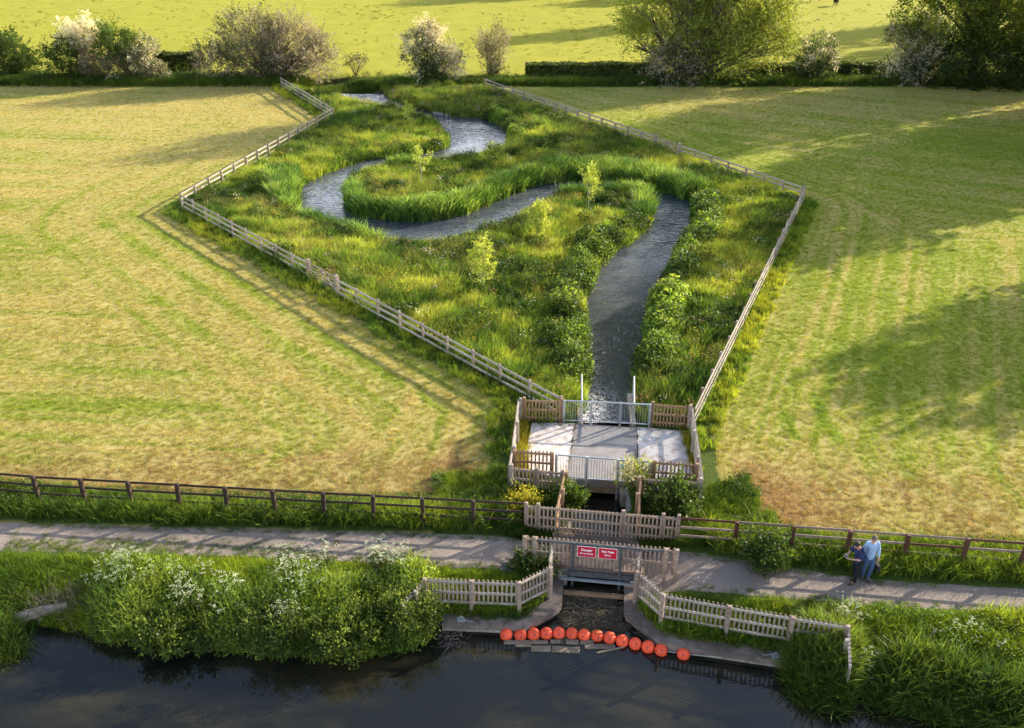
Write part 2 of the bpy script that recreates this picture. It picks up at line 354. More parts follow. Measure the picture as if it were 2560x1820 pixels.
def straw_of(X, Y, ED, PD):
    d = np.maximum(ED, 0)
    ring = .5*(vnoise(d*1.25, (X+Y)*.06, 21)*.6+vnoise(d*.45, (X-Y)*.05, 22)*.5)+.28
    hor = vnoise(Y*.8+.1*X, X*.05, 23)*.6+vnoise(Y*.3, X*.04, 24)*.5
    dia = vnoise((X*.55+Y)*.75, (X-Y*.5)*.05, 25)*.6+vnoise((X*.55+Y)*.28, (X-Y)*.03, 26)*.5
    left = ring+(hor-ring)*sstep(7, 14, d)
    right = ring+(dia-ring)*sstep(4, 12, d)*sstep(50, 64, Y)
    s = np.where(X < 3, left, right)
    u = np.where(X < 3, np.where(d > 10, Y+.1*X, d), np.where((Y > 57) & (d > 7), X*.55+Y, d)); v = np.where(X < 3, X, Y)
    s = np.where(X < 3, s*.85+.06, s*.5+.10)+np.where(X < 3, .58, .55)*(vnoise(u*2.7, v*.06, 27)-.5)+.40*(vnoise(u*5.5, v*.1, 28)-.5)+.28*(X > 3)*sstep(80, 96, Y)
    s = s*.75+fbm(X*.22, Y*.22, 31, 4)*.45-.20
    for ln, w_, k_ in TRK: s = s+k_*np.exp(-(dist_poly(X, Y, ln, False)/w_)**2)
    s += .16*sstep(-.0, 1, np.clip((Y-64)/12, 0, 1))*(X < 0)+.14*sstep(38, 30, Y)
    s -= .10*(X > 3)*sstep(33, 42, Y)-.12*(X > 3)*np.exp(-((ED-2.6)/1.5)**2)*sstep(50, 38, Y)
    return s
def brown_of(X, Y, ED):
    b = .07*(X < 3)*sstep(42, 32, Y)+.12*np.exp(-((ED-2.2)/1.0)**2)*(Y < 62)+.27*sstep(35, 29.5, Y)*(ED > 1.4)+.16*np.exp(-(((X-10)/2.2)**2+((Y-29.3)/1.8)**2))+.1*sstep(99, 102, Y)
    return np.clip(b+.22*(fbm(X*.5, Y*.5, 41, 3)-.5), 0, .5)
STR = straw_of(X, Y, ED, PD); BR = brown_of(X, Y, ED)
mead = ((ED < .9) | (SC < 3.4) | (np.abs(Y-105.5) < 3.2) & (np.abs(X) < 90))*1.0
mead = np.maximum(mead, ((PD > 0) & (PD < 2.4) & (Y < 31))*1.0); mead = np.maximum(mead, (Y < 27)*1.0)
past = (Y > 107.5)*1.0
mid = np.interp(X, [-60, -18, -10, -4, 0, 40], [1, 1, .9, .25, 0, 0])
pc = (Y-np.interp(X, [-40, 0, 17], [27.5, 26.0, 23.7]))       # grassy crown between the wheel tracks
pathw = sstep(.12, -.22, PD)-.42*mid*np.exp(-((pc+.15)/.42)**2)
mud = np.maximum(SIL*1.0, sstep(.25, -.1, SC)*(~SIL)*1.0); mud = np.maximum(mud, sstep(.3, 0, SS)); mud = np.maximum(mud, ((np.abs(Y-106.3) < 1.1) & (X > -24) & (X < 6))*.9)
nx, ny = len(xs), len(ys)
I = (np.arange(ny-1)[:, None]*nx+np.arange(nx-1)[None]).ravel()
gr = npmesh('ground', np.c_[X, Y, Z], np.c_[I, I+1, I+1+nx, I+nx], M['ground'], smooth=True,
            attrs=dict(straw=STR, brown=BR, mead=mead, past=past, path=pathw, mud=mud))
tag(gr, kind='structure')
def sheet(name, x0, x1, y0, y1, z, mat, st, foam=None):
    a, b = np.meshgrid(np.arange(x0, x1+st*.5, st), np.arange(y0, y1+st*.5, st)); n = a.shape[1]; k = a.shape[0]
    I = (np.arange(k-1)[:, None]*n+np.arange(n-1)[None]).ravel(); a = a.ravel(); b = b.ravel()
    o = npmesh(name, np.c_[a, b, np.full(a.shape, z)], np.c_[I, I+1, I+1+n, I+n], mat, attrs=dict(foam=foam(a, b)) if foam else None)
    return tag(o, kind='structure')
sheet('canal_water', -60, 40, -8, 24.4-.0, ZC, M['canal'], 4.05)
sheet('channel_water', 1.5, 5.3, 24.45, 35.3, ZC, M['canal'], .95)
sheet('stream_water', -30, 22, 35.32, 101, ZW, M['stream'], .5,
      lambda a, b: np.clip(1.15*np.exp(-((b-36.2)/2.2)**2)*np.exp(-((a-3.2)/1.3)**2)+.75*np.exp(-((b-40.5)/1.5)**2)*np.exp(-((a-2.6)/.5)**2)+.62*np.exp(-((b-62)/2.)**2)*np.exp(-((a-14)/1.)**2)+.5*sstep(58, 38, b), 0, 1.3))

# ---------------------------------------------------------------- plants for scattering
def blades(n, h, spread, w, lean=.5, seg=2, flat=0, seed=0, hv=.35):
    r = np.random.default_rng(seed); V = []; F = []; C = []
    for i in range(n):
        a = r.uniform(0, 2*math.pi); rr = spread*math.sqrt(r.uniform()); bx, by = rr*math.cos(a), rr*math.sin(a)
        hh = h*r.uniform(1-hv, 1+hv); d = r.uniform(0, 2*math.pi); le = lean*hh*r.uniform(.2, 1.2); ca, sa = math.cos(d), math.sin(d); t = r.uniform(0, math.pi)
        wx, wy = w*math.cos(t)/2*r.uniform(.7, 1.3), w*math.sin(t)/2
        o = len(V)
        for k in range(seg+1):
            u = k/seg; z = hh*(u-.25*flat*u*u); q = le*u**1.8; ww = 1-.55*u if k < seg else 0
            if k < seg: V += [(bx+ca*q-wx*ww, by+sa*q-wy*ww, z), (bx+ca*q+wx*ww, by+sa*q+wy*ww, z)]
            else: V += [(bx+ca*q, by+sa*q, z)]
        for k in range(seg-1): p = o+2*k; F += [(p, p+1, p+3), (p, p+3, p+2)]
        F.append((o+2*seg-2, o+2*seg-1, o+2*seg)); c = r.uniform(.55, 1.5); y = r.uniform(.9, 1.2); C += [(c*y, c, c*.9)]*(2*seg-1)
    return V, F, C
def leaves(n, rad, hgt, s, seed=0, dome=True, long=1.6, stalk=True):
    r = np.random.default_rng(seed); V = []; F = []; C = []
    for i in range(n):
        a = r.uniform(0, 2*math.pi); q = r.uniform()**.5; zz = hgt*(r.uniform(.15, 1)*(1-.6*q*q) if dome else r.uniform(.2, 1))
        c = np.array([rad*q*math.cos(a), rad*q*math.sin(a), zz]); d = r.normal(size=3); d[2] = d[2]*.45+.15; d /= np.linalg.norm(d)
        e = np.cross(d, r.normal(size=3)); e /= np.linalg.norm(e); L = s*r.uniform(.6, 1.3); W = L/long
        o = len(V); V += [tuple(c-d*L/2), tuple(c+e*W/2), tuple(c+d*L/2), tuple(c-e*W/2)]; F += [(o, o+1, o+2), (o, o+2, o+3)]
        k = r.uniform(.5, 1.6); C += [(k*r.uniform(.9, 1.2), k, k*.9)]*2
    return V, F, C
def merge(*parts):
    V = []; F = []; C = []
    for v, f, c in parts: o = len(V); V += v; F += [tuple(i+o for i in q) for q in f]; C += c
    return V, F, C
def recol(p, c): return p[0], p[1], [tuple(a*b for a, b in zip(q, c)) for q in p[2]]
def umbel(seed, n=7, h=.95):
    r = np.random.default_rng(seed); V = []; F = []; C = []
    for i in range(n):
        a = r.uniform(0, 6.28); q = r.uniform(0, .34); x, y, z = q*math.cos(a), q*math.sin(a), h*r.uniform(.7, 1.1); o = len(V)
        V += [(x*.2-.008, y*.2, 0), (x*.2+.008, y*.2, 0), (x, y, z)]; F.append((o, o+1, o+2)); C.append((.9, 1., .8))
        for k in range(6):
            b = r.uniform(0, 6.28); u = .07*math.sqrt(r.uniform()); cx, cy, cz = x+u*math.cos(b), y+u*math.sin(b), z+r.uniform(-.01, .02); s = .019; o = len(V)
            V += [(cx-s, cy, cz), (cx, cy-s, cz+.006), (cx+s, cy, cz), (cx, cy+s, cz+.006)]; F += [(o, o+1, o+2), (o, o+2, o+3)]; C += [(10, 7.6, 19)]*2
    return V, F, C
PROTO = {}
def proto(key, *variants):
    PROTO[key] = [npmesh('tuft_'+key, v[0], v[1], M['grass'], v[2], link=False) for v in variants]
proto('meadow', *[blades(26, .50, .22, .030, .55, 2, .3, s) for s in (1, 2, 3, 40, 41)])
proto('verge', *[blades(30, .36, .22, .026, .7, 2, .5, s) for s in (4, 5, 6, 42)])
proto('seed', *[blades(26, .72, .25, .011, .35, 2, .2, s) for s in (7, 8)])
proto('reed', *[blades(24, 1.05, .28, .05, .6, 3, .6, s) for s in (9, 10, 11, 43)])
proto('hay', *[merge(blades(15, .05, .13, .017, 2.2, 2, .6, s), blades(9, .08, .14, .012, .9, 2, 0, s+50)) for s in (12, 13, 14, 15, 24, 25)])
proto('herb', *[leaves(120, .34, .62, .075, s) for s in (16, 17, 18)])
proto('dock', *[merge(leaves(70, .36, .5, .095, s, long=2.4), leaves(90, .34, .62, .06, s+9), recol(blades(10, .6, .3, .02, .6, 2, .3, s+70), (1.5, 1.4, 1.3))) for s in (19, 20)])
proto('umbel', *[merge(umbel(s, 5), leaves(34, .3, .6, .09, s)) for s in (21, 22, 23)])
def dot(seed, n, s, h):
    r = np.random.default_rng(seed); V = []; F = []; C = []
    for i in range(n):
        x, y = r.normal(0, .2, 2); z = h*r.uniform(.7, 1.1); o = len(V)
        V += [(x-s, y, z-s*.4), (x, y-s, z), (x+s, y, z+s*.4), (x, y+s, z)]; F += [(o, o+1, o+2), (o, o+2, o+3)]; C += [(1, 1, 1)]*2
    return V, F, C
proto('flower', *[dot(s, 8, .042, .60) for s in (30, 31)])
def scatter(name, key, P, scl, tint, label, cat='grass', lean=.12, zoff=-.02):
    P = np.asarray(P); n = len(P)
    r = np.random.default_rng(len(name)+n)
    me = bpy.data.meshes.new(name); me.vertices.add(n); z = height(P[:, 0], P[:, 1])+zoff if P.shape[1] == 2 else P[:, 2]
    me.vertices.foreach_set('co', np.c_[P[:, :2], z].astype(np.float32).ravel())
    def at(nm, ty, v, f='value'): a = me.attributes.new(nm, ty, 'POINT'); a.data.foreach_set(f, v)
    at('rot', 'FLOAT_VECTOR', np.c_[r.normal(0, lean, n), r.normal(0, lean, n), r.uniform(0, 6.283, n)].astype(np.float32).ravel(), 'vector')
    at('scl', 'FLOAT', np.broadcast_to(scl, (n,)).astype(np.float32))
    k = len(PROTO[key]); at('idx', 'INT', r.integers(0, k, n).astype(np.int32))
    t = np.ones((n, 4), np.float32); t[:, :3] = tint; at('tint', 'FLOAT_COLOR', t.ravel(), 'color')
    me.materials.append(M['grass'])
    o = bpy.data.objects.new(name, me); COL.objects.link(o); tag(o, label, cat, kind='stuff')
    ng = bpy.data.node_groups.new(name, 'GeometryNodeTree')
    ng.interface.new_socket('Geometry', in_out='INPUT', socket_type='NodeSocketGeometry'); ng.interface.new_socket('Geometry', in_out='OUTPUT', socket_type='NodeSocketGeometry')
    gi = ng.nodes.new('NodeGroupInput'); go = ng.nodes.new('NodeGroupOutput'); L = ng.links.new
    j = ng.nodes.new('GeometryNodeJoinGeometry')
    def na(nm, ty):
        a = ng.nodes.new('GeometryNodeInputNamedAttribute'); a.data_type = ty; a.inputs[0].default_value = nm; return a.outputs[0]
    rot, sc_, ix = na('rot', 'FLOAT_VECTOR'), na('scl', 'FLOAT'), na('idx', 'INT')
    for i, po in enumerate(PROTO[key]):
        oi = ng.nodes.new('GeometryNodeObjectInfo'); oi.inputs[0].default_value = po; oi.inputs[1].default_value = False
        c = ng.nodes.new('FunctionNodeCompare'); c.data_type = 'INT'; c.operation = 'EQUAL'; L(ix, c.inputs[2]); c.inputs[3].default_value = i
        ip = ng.nodes.new('GeometryNodeInstanceOnPoints'); L(gi.outputs[0], ip.inputs['Points']); L(c.outputs[0], ip.inputs['Selection'])
        L(oi.outputs['Geometry'], ip.inputs['Instance']); L(rot, ip.inputs['Rotation']); L(sc_, ip.inputs['Scale']); L(ip.outputs[0], j.inputs[0])
    L(j.outputs[0], go.inputs[0]); md = o.modifiers.new('scatter', 'NODES'); md.node_group = ng
    return o
def pal(P, cols, s=0, f=.3, jit=.2):
    """pick plant colours in drifts"""
    cols = np.array(cols); r = np.random.default_rng(s+5); v = fbm(P[:, 0]*f, P[:, 1]*f, 60+s, 4)
    v = np.clip((v-.28)/.44+r.normal(0, .16, len(P)), 0, .9999)*(len(cols)-1); i = v.astype(int); t = (v-i)[:, None]
    c = cols[i]*(1-t)+cols[np.minimum(i+1, len(cols)-1)]*t
    return c*(1+r.normal(0, jit, (len(P), 1)))
def rnd(n, x0, x1, y0, y1): return np.c_[rng.uniform(x0, x1, n), rng.uniform(y0, y1, n)]

# ---------------------------------------------------------------- fences
def lerp(a, b, t): return (a[0]+(b[0]-a[0])*t, a[1]+(b[1]-a[1])*t)
def rail_fence(label, pts, mp, mr, h=1.1, rails=(1.02, .68, .32), spacing=1.82, ends=(1, 1), pw=.11, rw=.09, side=1, group=None, z=0, bigend=(0, 0), mr2=None):
    """post and rail run through pts (plan)"""
    pts = [tuple(p) for p in pts]
    root = thing('rail_fence', (*pts[0], z), label, 'fence', group)
    seg = [math.dist(pts[i], pts[i+1]) for i in range(len(pts)-1)]; tot = sum(seg); n = max(1, round(tot/spacing)); P = []
    for k in range(n+1):
        d = tot*k/n; i = 0
        while i < len(seg)-1 and d > seg[i]: d -= seg[i]; i += 1
        P.append(lerp(pts[i], pts[i+1], min(1, d/seg[i])))
    for k in range(n):
        a, b = P[k], P[k+1]; rz = math.atan2(b[1]-a[1], b[0]-a[0]); nx_, ny_ = -math.sin(rz)*side, math.cos(rz)*side; o = pw/2+.02
        for i, rz_ in enumerate(rails):
            m = MB(); ja, jb = random.uniform(-.012, .012), random.uniform(-.012, .012)
            m.beam((a[0]+nx_*o+math.cos(rz)*.004, a[1]+ny_*o+math.sin(rz)*.004, z+rz_+ja), (b[0]+nx_*o-math.cos(rz)*.004, b[1]+ny_*o-math.sin(rz)*.004, z+rz_+jb), .038, rw, 0, .006)
            m.build('rail', (mr2 if mr2 and (k+i) % 5 == 0 else mr), root)
    for k in range(n+1):
        if (k == 0 and not ends[0]) or (k == n and not ends[1]): continue
        q = P[k]; j = P[min(k+1, n)]; i = P[max(k-1, 0)]; rz = math.atan2(j[1]-i[1], j[0]-i[0])+random.uniform(-.05, .05)
        w = pw*(1.9 if (k == 0 and bigend[0]) or (k == n and bigend[1]) else 1); hh = h+(.14 if w > pw else random.uniform(-.02, .03))
        m = MB(); m.box((q[0], q[1], z+(hh-.6)/2), (w, w, hh+.6), rz, 0, .016, random.gauss(0, .02), random.gauss(0, .02)); m.build('post', mp, root)
    return root
def gate(label, a, b, z=0, h=1.1):
    root = thing('field_gate', (*a, z), label, 'gate', 'wooden field gates')
    for i, q in enumerate((.22, .42, .62, .84, 1.06)):
        m = MB(); m.beam((*lerp(a, b, .06), z+q), (*lerp(a, b, .94), z+q), .03, .075, 0, .005); m.build('bar', M['wood'], root)
    for t in (.06, .5, .94):
        m = MB(); q = lerp(a, b, t); m.box((q[0], q[1], z+.63), (.07, .07, 1.0), math.atan2(b[1]-a[1], b[0]-a[0]), 0, .006); m.build('stile', M['wood'], root)
    for t0, t1 in ((.06, .5), (.94, .5)):
        m = MB(); m.beam((*lerp(a, b, t0), z+.2), (*lerp(a, b, t1), z+1.05), .05, .07, 0, .005); m.build('brace', M['wood'], root)
fA, fL, fB, fR = G(743, 240, 1.1), G(402, 432, 1.1), G(1250, 882, 1.1), np.array([7.46, 34.1])
gB0, gB1 = G(687, 581, 1.15), G(750.5, 617.5, 1.15)
gC0, gC1 = G(1463, 302, 1.15), G(1516, 321.5, 1.15)
fC0, fCR = G(1082, 176, 1.1), G(1793, 418, 1.1)
WG = 'weathered post and rail fences round the meadow'
rail_fence('short weathered fence run by the big grey hawthorn, beside the upper stream', [G(627, 172, 1.1), fA], M['wood'], M['wood_pale'], rw=.12, ends=(1, 0), group=WG, side=-1)
rail_fence('weathered fence rising from the left corner to the bend by the upper meadow', [fA, fL], M['wood'], M['wood_pale'], rw=.12, side=-1, group=WG)
rail_fence('weathered fence from the left corner down to the left field gate', [fL, gB0], M['wood'], M['wood_pale'], rw=.12, ends=(0, 1), bigend=(0, 1), group=WG, side=-1)
gate('five-bar wooden gate in the left fence of the meadow', gB0, gB1)
rail_fence('weathered fence from the left gate down to the concrete platform', [gB1, fB], M['wood'], M['wood_pale'], rw=.12, bigend=(1, 0), group=WG, side=-1)
rail_fence('shaded weathered fence from the pale far shrub to the right field gate', [fC0, gC0], M['wood'], M['wood_pale'], rw=.12, bigend=(0, 1), group=WG)
gate('five-bar wooden gate in the shaded far right fence', gC0, gC1)
rail_fence('shaded weathered fence from the right gate to the right-hand corner post', [gC1, fCR], M['wood'], M['wood_pale'], rw=.12, bigend=(1, 1), group=WG)
rail_fence('pale sunlit fence running down the right side to the concrete platform', [fCR, fR], M['wood'], M['wood_pale'], rw=.12, ends=(0, 0), group=WG, side=1)
dl = [G(-420, 1022, 1.15), G(83, 1065, 1.15), G(625, 1095, 1.15), G(1168, 1124, 1.15)]
rail_fence('dark brown three-rail fence along the gravel path, left of the bridge', dl, M['wood_dark'], M['wood_dark'], h=1.17, rails=(1.1, .74, .38), ends=(1, 0), group='dark fences beside the path', pw=.13, rw=.085, side=1)
dr = [G(1520, 1157, 1.15), G(1738, 1172, 1.15), G(2252, 1210, 1.15), G(2700, 1243, 1.15)]
rail_fence('red-brown post fence with worn grey rails, right of the bridge behind two people', dr, M['wood_red'], M['rail_grey'], h=1.17, rails=(1.1, .74, .38), ends=(0, 1), group='dark fences beside the path', pw=.13, rw=.085, side=1, mr2=M['wood_red'])

def picket(label, pts, z0, z1, side=1, mat='wood', rails=(.9, .52, .16), posts=None, drop=.0, pitch=.143, group='picket fences round the platform and inlet', ends=(1, 1), pmat=None, po=.5, rmat=None):
    """picket run; rails and posts on the side given"""
    pts = [tuple(p) for p in pts]; mat = M[mat]; H = z1-z0
    root = thing('picket_fence', (*pts[0], z0), label, 'picket fence', group)
    zz = lambda i: z0-drop*i/max(1, len(pts)-1)
    for i in range(len(pts)-1):
        a, b = pts[i], pts[i+1]; L = math.dist(a, b); rz = math.atan2(b[1]-a[1], b[0]-a[0]); c, s_ = math.cos(rz), math.sin(rz); nx_, ny_ = -s_*side, c*side
        n = max(2, round(L/pitch)); m = MB()
        for k in range(n):
            t = (k+.5)/n; q = lerp(a, b, t); zb = zz(i)+(zz(i+1)-zz(i))*t; w = .031; top = zb+H+random.uniform(-.01, .01); yb = random.uniform(-.004, .004)
            pf = [(-w, zb+.03), (w, zb+.03), (w, top-.03), (w*.5, top), (-w*.5, top), (-w, top-.03)]; vs = []
            for o in (-.012+yb, .012+yb): vs += [(q[0]+c*u-nx_*o, q[1]+s_*u-ny_*o, v) for u, v in pf]
            fs = [tuple(range(6)), tuple(range(6, 12))[::-1]]+[(j, 6+j, 6+(j+1) % 6, (j+1) % 6) for j in range(6)]
            if side < 0: fs = [f[::-1] for f in fs]
            m.add(vs, fs)
        m.build('pickets', mat, root)
        for r_ in rails:
            m = MB(); o = .036; m.beam((a[0]+nx_*o, a[1]+ny_*o, zz(i)+H*r_), (b[0]+nx_*o, b[1]+ny_*o, zz(i+1)+H*r_), .05, .085, 0, .006); m.build('rail', M[rmat] if rmat else mat, root)
    for i, q in enumerate(pts):
        if (i == 0 and not ends[0]) or (i == len(pts)-1 and not ends[1]): continue
        j = pts[min(i+1, len(pts)-1)]; k = pts[max(i-1, 0)]; rz = math.atan2(j[1]-k[1], j[0]-k[0])
        o = .10*side; m = MB(); m.box((q[0]-math.sin(rz)*o, q[1]+math.cos(rz)*o, (zz(i)+z1-z0+zz(i)+.04-po)/2), (.12, .12, H+.04+po), rz, 0, .014); m.build('post', M[pmat] if pmat else mat, root)
    return root
def rz_of(a, b): return math.atan2(b[1]-a[1], b[0]-a[0])
bf0, bf1 = (.43, 25.62), (5.39, 24.92); bb0, bb1 = (.48, 27.37), (5.72, 26.65)
picket('long picket fence on the field side of the bridge', [bb0, lerp(bb0, bb1, .08), lerp(bb0, bb1, .64), lerp(bb0, bb1, .9), bb1], 0, 1.08, 1, 'wood')
picket('long picket fence on the canal side of the bridge, behind the red signs', [bf0, lerp(bf0, bf1, .07), lerp(bf0, bf1, .93), bf1], 0, 1.12, -1, 'wood', rails=(.9, .46))
picket('brown picket panel at the back left of the platform', [(.5, 34.79), (2.07, 34.67)], 0, 1.08, 1, 'wood_brown')
picket('picket panel at the back right of the platform', [(5.83, 34.42), (7.36, 34.2)], 0, 1.08, 1, 'wood_brown')
picket('brown picket panel at the front left edge of the concrete slab', [(.1, 30.95), (1.55, 30.76)], 0, 1.08, -1, 'wood_brown')
picket('brown picket panel at the front right edge of the concrete slab', [(5.32, 30.2), (6.9, 30.0)], 0, 1.08, -1, 'wood_brown')
picket('low picket fence below the platform, left of the channel', [(-.1, 29.78), (.9, 29.6), (1.86, 29.45)], -.05, 1.05, 1, 'wood')
picket('low picket fence below the platform, right of the channel and half hidden by shrubs', [(4.76, 29.05), (5.8, 28.93), (6.88, 28.82)], -.05, 1.05, 1, 'wood')
picket('narrow picket run between the platform and bridge, left of the dark channel', [(1.9, 29.4), (1.72, 28.3), (1.55, 27.3)], 0, 1.08, 1, 'wood_brown', ends=(1, 0))
picket('narrow picket run between the platform and bridge, right of the dark channel', [(4.72, 29.02), (4.55, 28.0), (4.42, 26.95)], 0, 1.08, -1, 'wood_brown', ends=(1, 0))
picket('pale picket fence seen end-on along the left edge of the platform', [(.25, 34.75), (.12, 32.9), (-.01, 31.08), (-.12, 29.8)], 0, 1.12, 1, 'wood_pale')
picket('pale picket fence seen end-on along the right edge of the platform', [(7.44, 34.12), (7.27, 32.2), (7.1, 30.34), (6.95, 28.9)], 0, 1.12, -1, 'wood_pale')
wl = [(1.18, 24.4), (.2, 23.68), (-1.28, 23.76), (-2.78, 23.86)]
wr = [(4.1, 24.16), (4.75, 23.12), (6.66, 22.59), (8.48, 22.12), (10.02, 21.74)]
GI = 'silvered picket fences on the inlet walls'
picket('silvered picket fence above the left inlet wall, bent at its middle post', wl, -.28, .82, 1, 'wood', rmat='wood_pale', group=GI, po=.35)  # rails paler than pickets: light on their tops painted in
picket('short leaning picket run half buried in undergrowth, end of the left inlet wall', [(-2.9, 23.7), (-3.1, 23.3), (-3.42, 22.72)], -.3, .75, 1, 'wood_pale', group=GI, ends=(0, 0))
picket('silvered picket fence above the right inlet wall beside the sloping canal bank', wr, -.28, .82, -1, 'wood', rmat='wood_pale', group=GI, po=.35)  # light caught by the rails put into their paler colour
picket('picket run dropping to the water among reeds, end of the right inlet wall', [(10.05, 21.6), (9.95, 21.2), (9.72, 20.3)], -.3, .8, -1, 'wood_pale', group=GI, ends=(0, 0), drop=.25)
picket('short picket run joining the bridge to the left inlet fence', [(1.33, 25.4), (1.2, 24.5)], -.12, .98, 1, 'wood_pale', group=GI, ends=(0, 0))
picket('short picket run joining the bridge to the right inlet fence', [(4.2, 25.0), (4.08, 24.25)], -.12, .98, -1, 'wood_pale', group=GI, ends=(0, 0))

# ---------------------------------------------------------------- platform, channel, bridge
def roundjag(poly, n=9, a=.035, seed=0):
    r = random.Random(seed); out = []
    for i in range(len(poly)):
        p, q = poly[i], poly[(i+1) % len(poly)]; L = math.dist(p, q); k = max(1, int(L/.22))
        for j in range(k):
            t = j/k; x, y = lerp(p, q, t); o = r.uniform(-a, a) if j else 0; out.append((x-(q[1]-p[1])/L*o, y+(q[0]-p[0])/L*o))
    return out
pl = thing('concrete_platform', (3.8, 32.6, 0), 'concrete slab platform over the channel, pale at both sides and grey in the middle', 'platform')
B0, B1, B2, B3 = (.86, 34.66), (2.66, 34.6), (5.24, 34.28), (7.14, 34.02); F0, F1, F2, F3 = (.42, 31.1), (2.06, 30.56), (4.78, 30.27), (6.92, 30.2)
for nm, a, b, c, d, mt, z, sd in (('side_slab', B0, B1, F1, F0, 'conc_white', .012, 1), ('side_slab', B2, B3, F3, F2, 'conc_white', .012, 2)):
    m = MB(); m.prism(roundjag([d, c, b, a], seed=sd), -.3, z); m.build(nm, M[mt], pl)
m = MB(); e = .02; m.prism([(F1[0]+e, F1[1]), (F2[0]-e, F2[1]), (B2[0]-e, B2[1]), (B1[0]+e, B1[1])], -.3, .006); m.build('centre_slab', M['conc_grey'], pl)
m = MB(); m.beam((2.78, 30.62, -.46), (4.25, 30.42, -.46), .2, .3, 0, .02); o = m.build('head_beam', simple('sandy_beam', (.18, .14, .08), (.34, .27, .16), 5, .85), pl)
for x0, x1, yy in ((1.95, 2.78, 30.68), (4.25, 5.15, 30.4)):
    m = MB(); m.beam((x0, yy+.05, -.75), (x1, yy-.05, -.75), .28, 1.1); m.build('brick_pier', M['brick'], pl)
vent = MB(); a, b = (2.98, 30.50), (3.98, 30.37); vent.beam((*a, -.02), (*b, -.02), .06, .05); vent.beam((*a, -.30), (*b, -.30), .06, .05); vent.beam((*a, -.16), (*b, -.16), .06, .03)
for i in range(13): q = lerp(a, b, i/12); vent.box((q[0], q[1], -.16), (.035, .05, .24), rz_of(a, b))
vent.build('grating', M['wood_brown'], pl)
# channel walls
cw = thing('channel_wall', (2.1, 28, -.1), 'concrete wall on the left of the dark channel, below the platform', 'wall', 'channel walls')
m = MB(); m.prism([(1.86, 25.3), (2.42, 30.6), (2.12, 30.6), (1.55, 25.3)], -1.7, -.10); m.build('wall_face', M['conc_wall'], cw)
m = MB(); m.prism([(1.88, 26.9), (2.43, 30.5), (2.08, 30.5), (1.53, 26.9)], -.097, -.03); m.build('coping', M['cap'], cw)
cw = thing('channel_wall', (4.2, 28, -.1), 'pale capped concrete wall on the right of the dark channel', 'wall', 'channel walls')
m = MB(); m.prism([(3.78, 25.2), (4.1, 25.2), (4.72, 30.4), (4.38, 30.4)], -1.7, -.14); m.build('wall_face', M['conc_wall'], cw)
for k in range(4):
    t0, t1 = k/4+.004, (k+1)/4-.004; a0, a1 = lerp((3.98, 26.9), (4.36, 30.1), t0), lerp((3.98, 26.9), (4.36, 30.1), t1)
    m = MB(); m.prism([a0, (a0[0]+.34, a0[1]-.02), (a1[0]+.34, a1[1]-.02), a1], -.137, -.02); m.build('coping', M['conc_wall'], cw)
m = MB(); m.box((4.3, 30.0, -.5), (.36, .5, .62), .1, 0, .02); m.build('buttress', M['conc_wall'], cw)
for lab, x0, x1 in (('low concrete wall on the left of the stream outfall behind the platform', 2.78, 3.0), ('low concrete wall on the right of the stream outfall behind the platform', 5.02, 5.24)):
    m = MB(); m.prism([(x0, 34.75), (x1, 34.7), (x1+.12, 37.3), (x0+.12, 37.3)], -1.7, -.05); o = m.build('outfall_wall', M['conc_wall']); tag(o, lab, 'wall', 'outfall walls')
for lab, a, b in (('galvanised handrail pole on the left outfall wall', (2.92, 34.75), (3.06, 37.1)), ('galvanised handrail pole on the right outfall wall', (5.08, 34.6), (5.34, 36.9))):
    r_ = thing('handrail', (*a, 0), lab, 'handrail', 'outfall handrails')
    m = MB(); m.tube([(*a, 1.0), (*b, 1.0)], .036, 8); m.build('top_rail', M['galv'], r_)
    for q in (a, b): m = MB(); m.tube([(*q, -.2), (*q, .97)], .03, 8); m.build('post', M['galv'], r_)
def railing(label, P, z0, z1, low):
    root = thing('metal_railing', (*P[0], 0), label, 'railing', 'galvanised railings of the platform')
    for i, q in enumerate(P):
        m = MB(); zb = low if 0 < i < len(P)-1 else z0-.05
        m.box((q[0], q[1], (zb+z1)/2), (.085, .085, z1-zb), rz_of(P[0], P[-1]), 0, .008); m.build('post', M['galv'], root)
    for i in range(len(P)-1):
        a, b = lerp(P[i], P[i+1], .045), lerp(P[i], P[i+1], .955)
        for z, hh in ((z1-.03, .055), (z0+.1, .045)):
            m = MB(); m.beam((*a, z), (*b, z), .05, hh, 0, .008); m.build('rail', M['galv'], root)
        m = MB(); n = 10
        for k in range(n+1): q = lerp(a, b, (k+.15)/(n+.3)); m.tube([(*q, z0+.12), (*q, z1-.05)], .0095, 6, cap=False)
        m.build('bars', M['galv'], root)
railing('galvanised bar railing along the back of the platform, over the stream outfall', [(2.18, 34.71), (3.32, 34.62), (4.52, 34.5), (5.73, 34.38)], 0, 1.08, -.3)
railing('galvanised bar railing along the front of the platform with long middle posts', [(1.68, 30.57), (2.83, 30.4), (4.0, 30.24), (5.19, 30.07)], 0, 1.1, -.75)
m = MB(); q = (4.12, 30.2)
for i in range(5): m.box((q[0]+random.uniform(-.03, .05), q[1]-.04, .85+i*.035-random.uniform(0, .1)), (.05, .02, .09), random.uniform(-1, 1), 0, 0, random.uniform(-1, 1))
tag(m.build('rag', simple('blue_cloth', (.05, .25, .42), (.12, .42, .6), 8)), 'small blue rag tied to the front metal railing', 'rag')
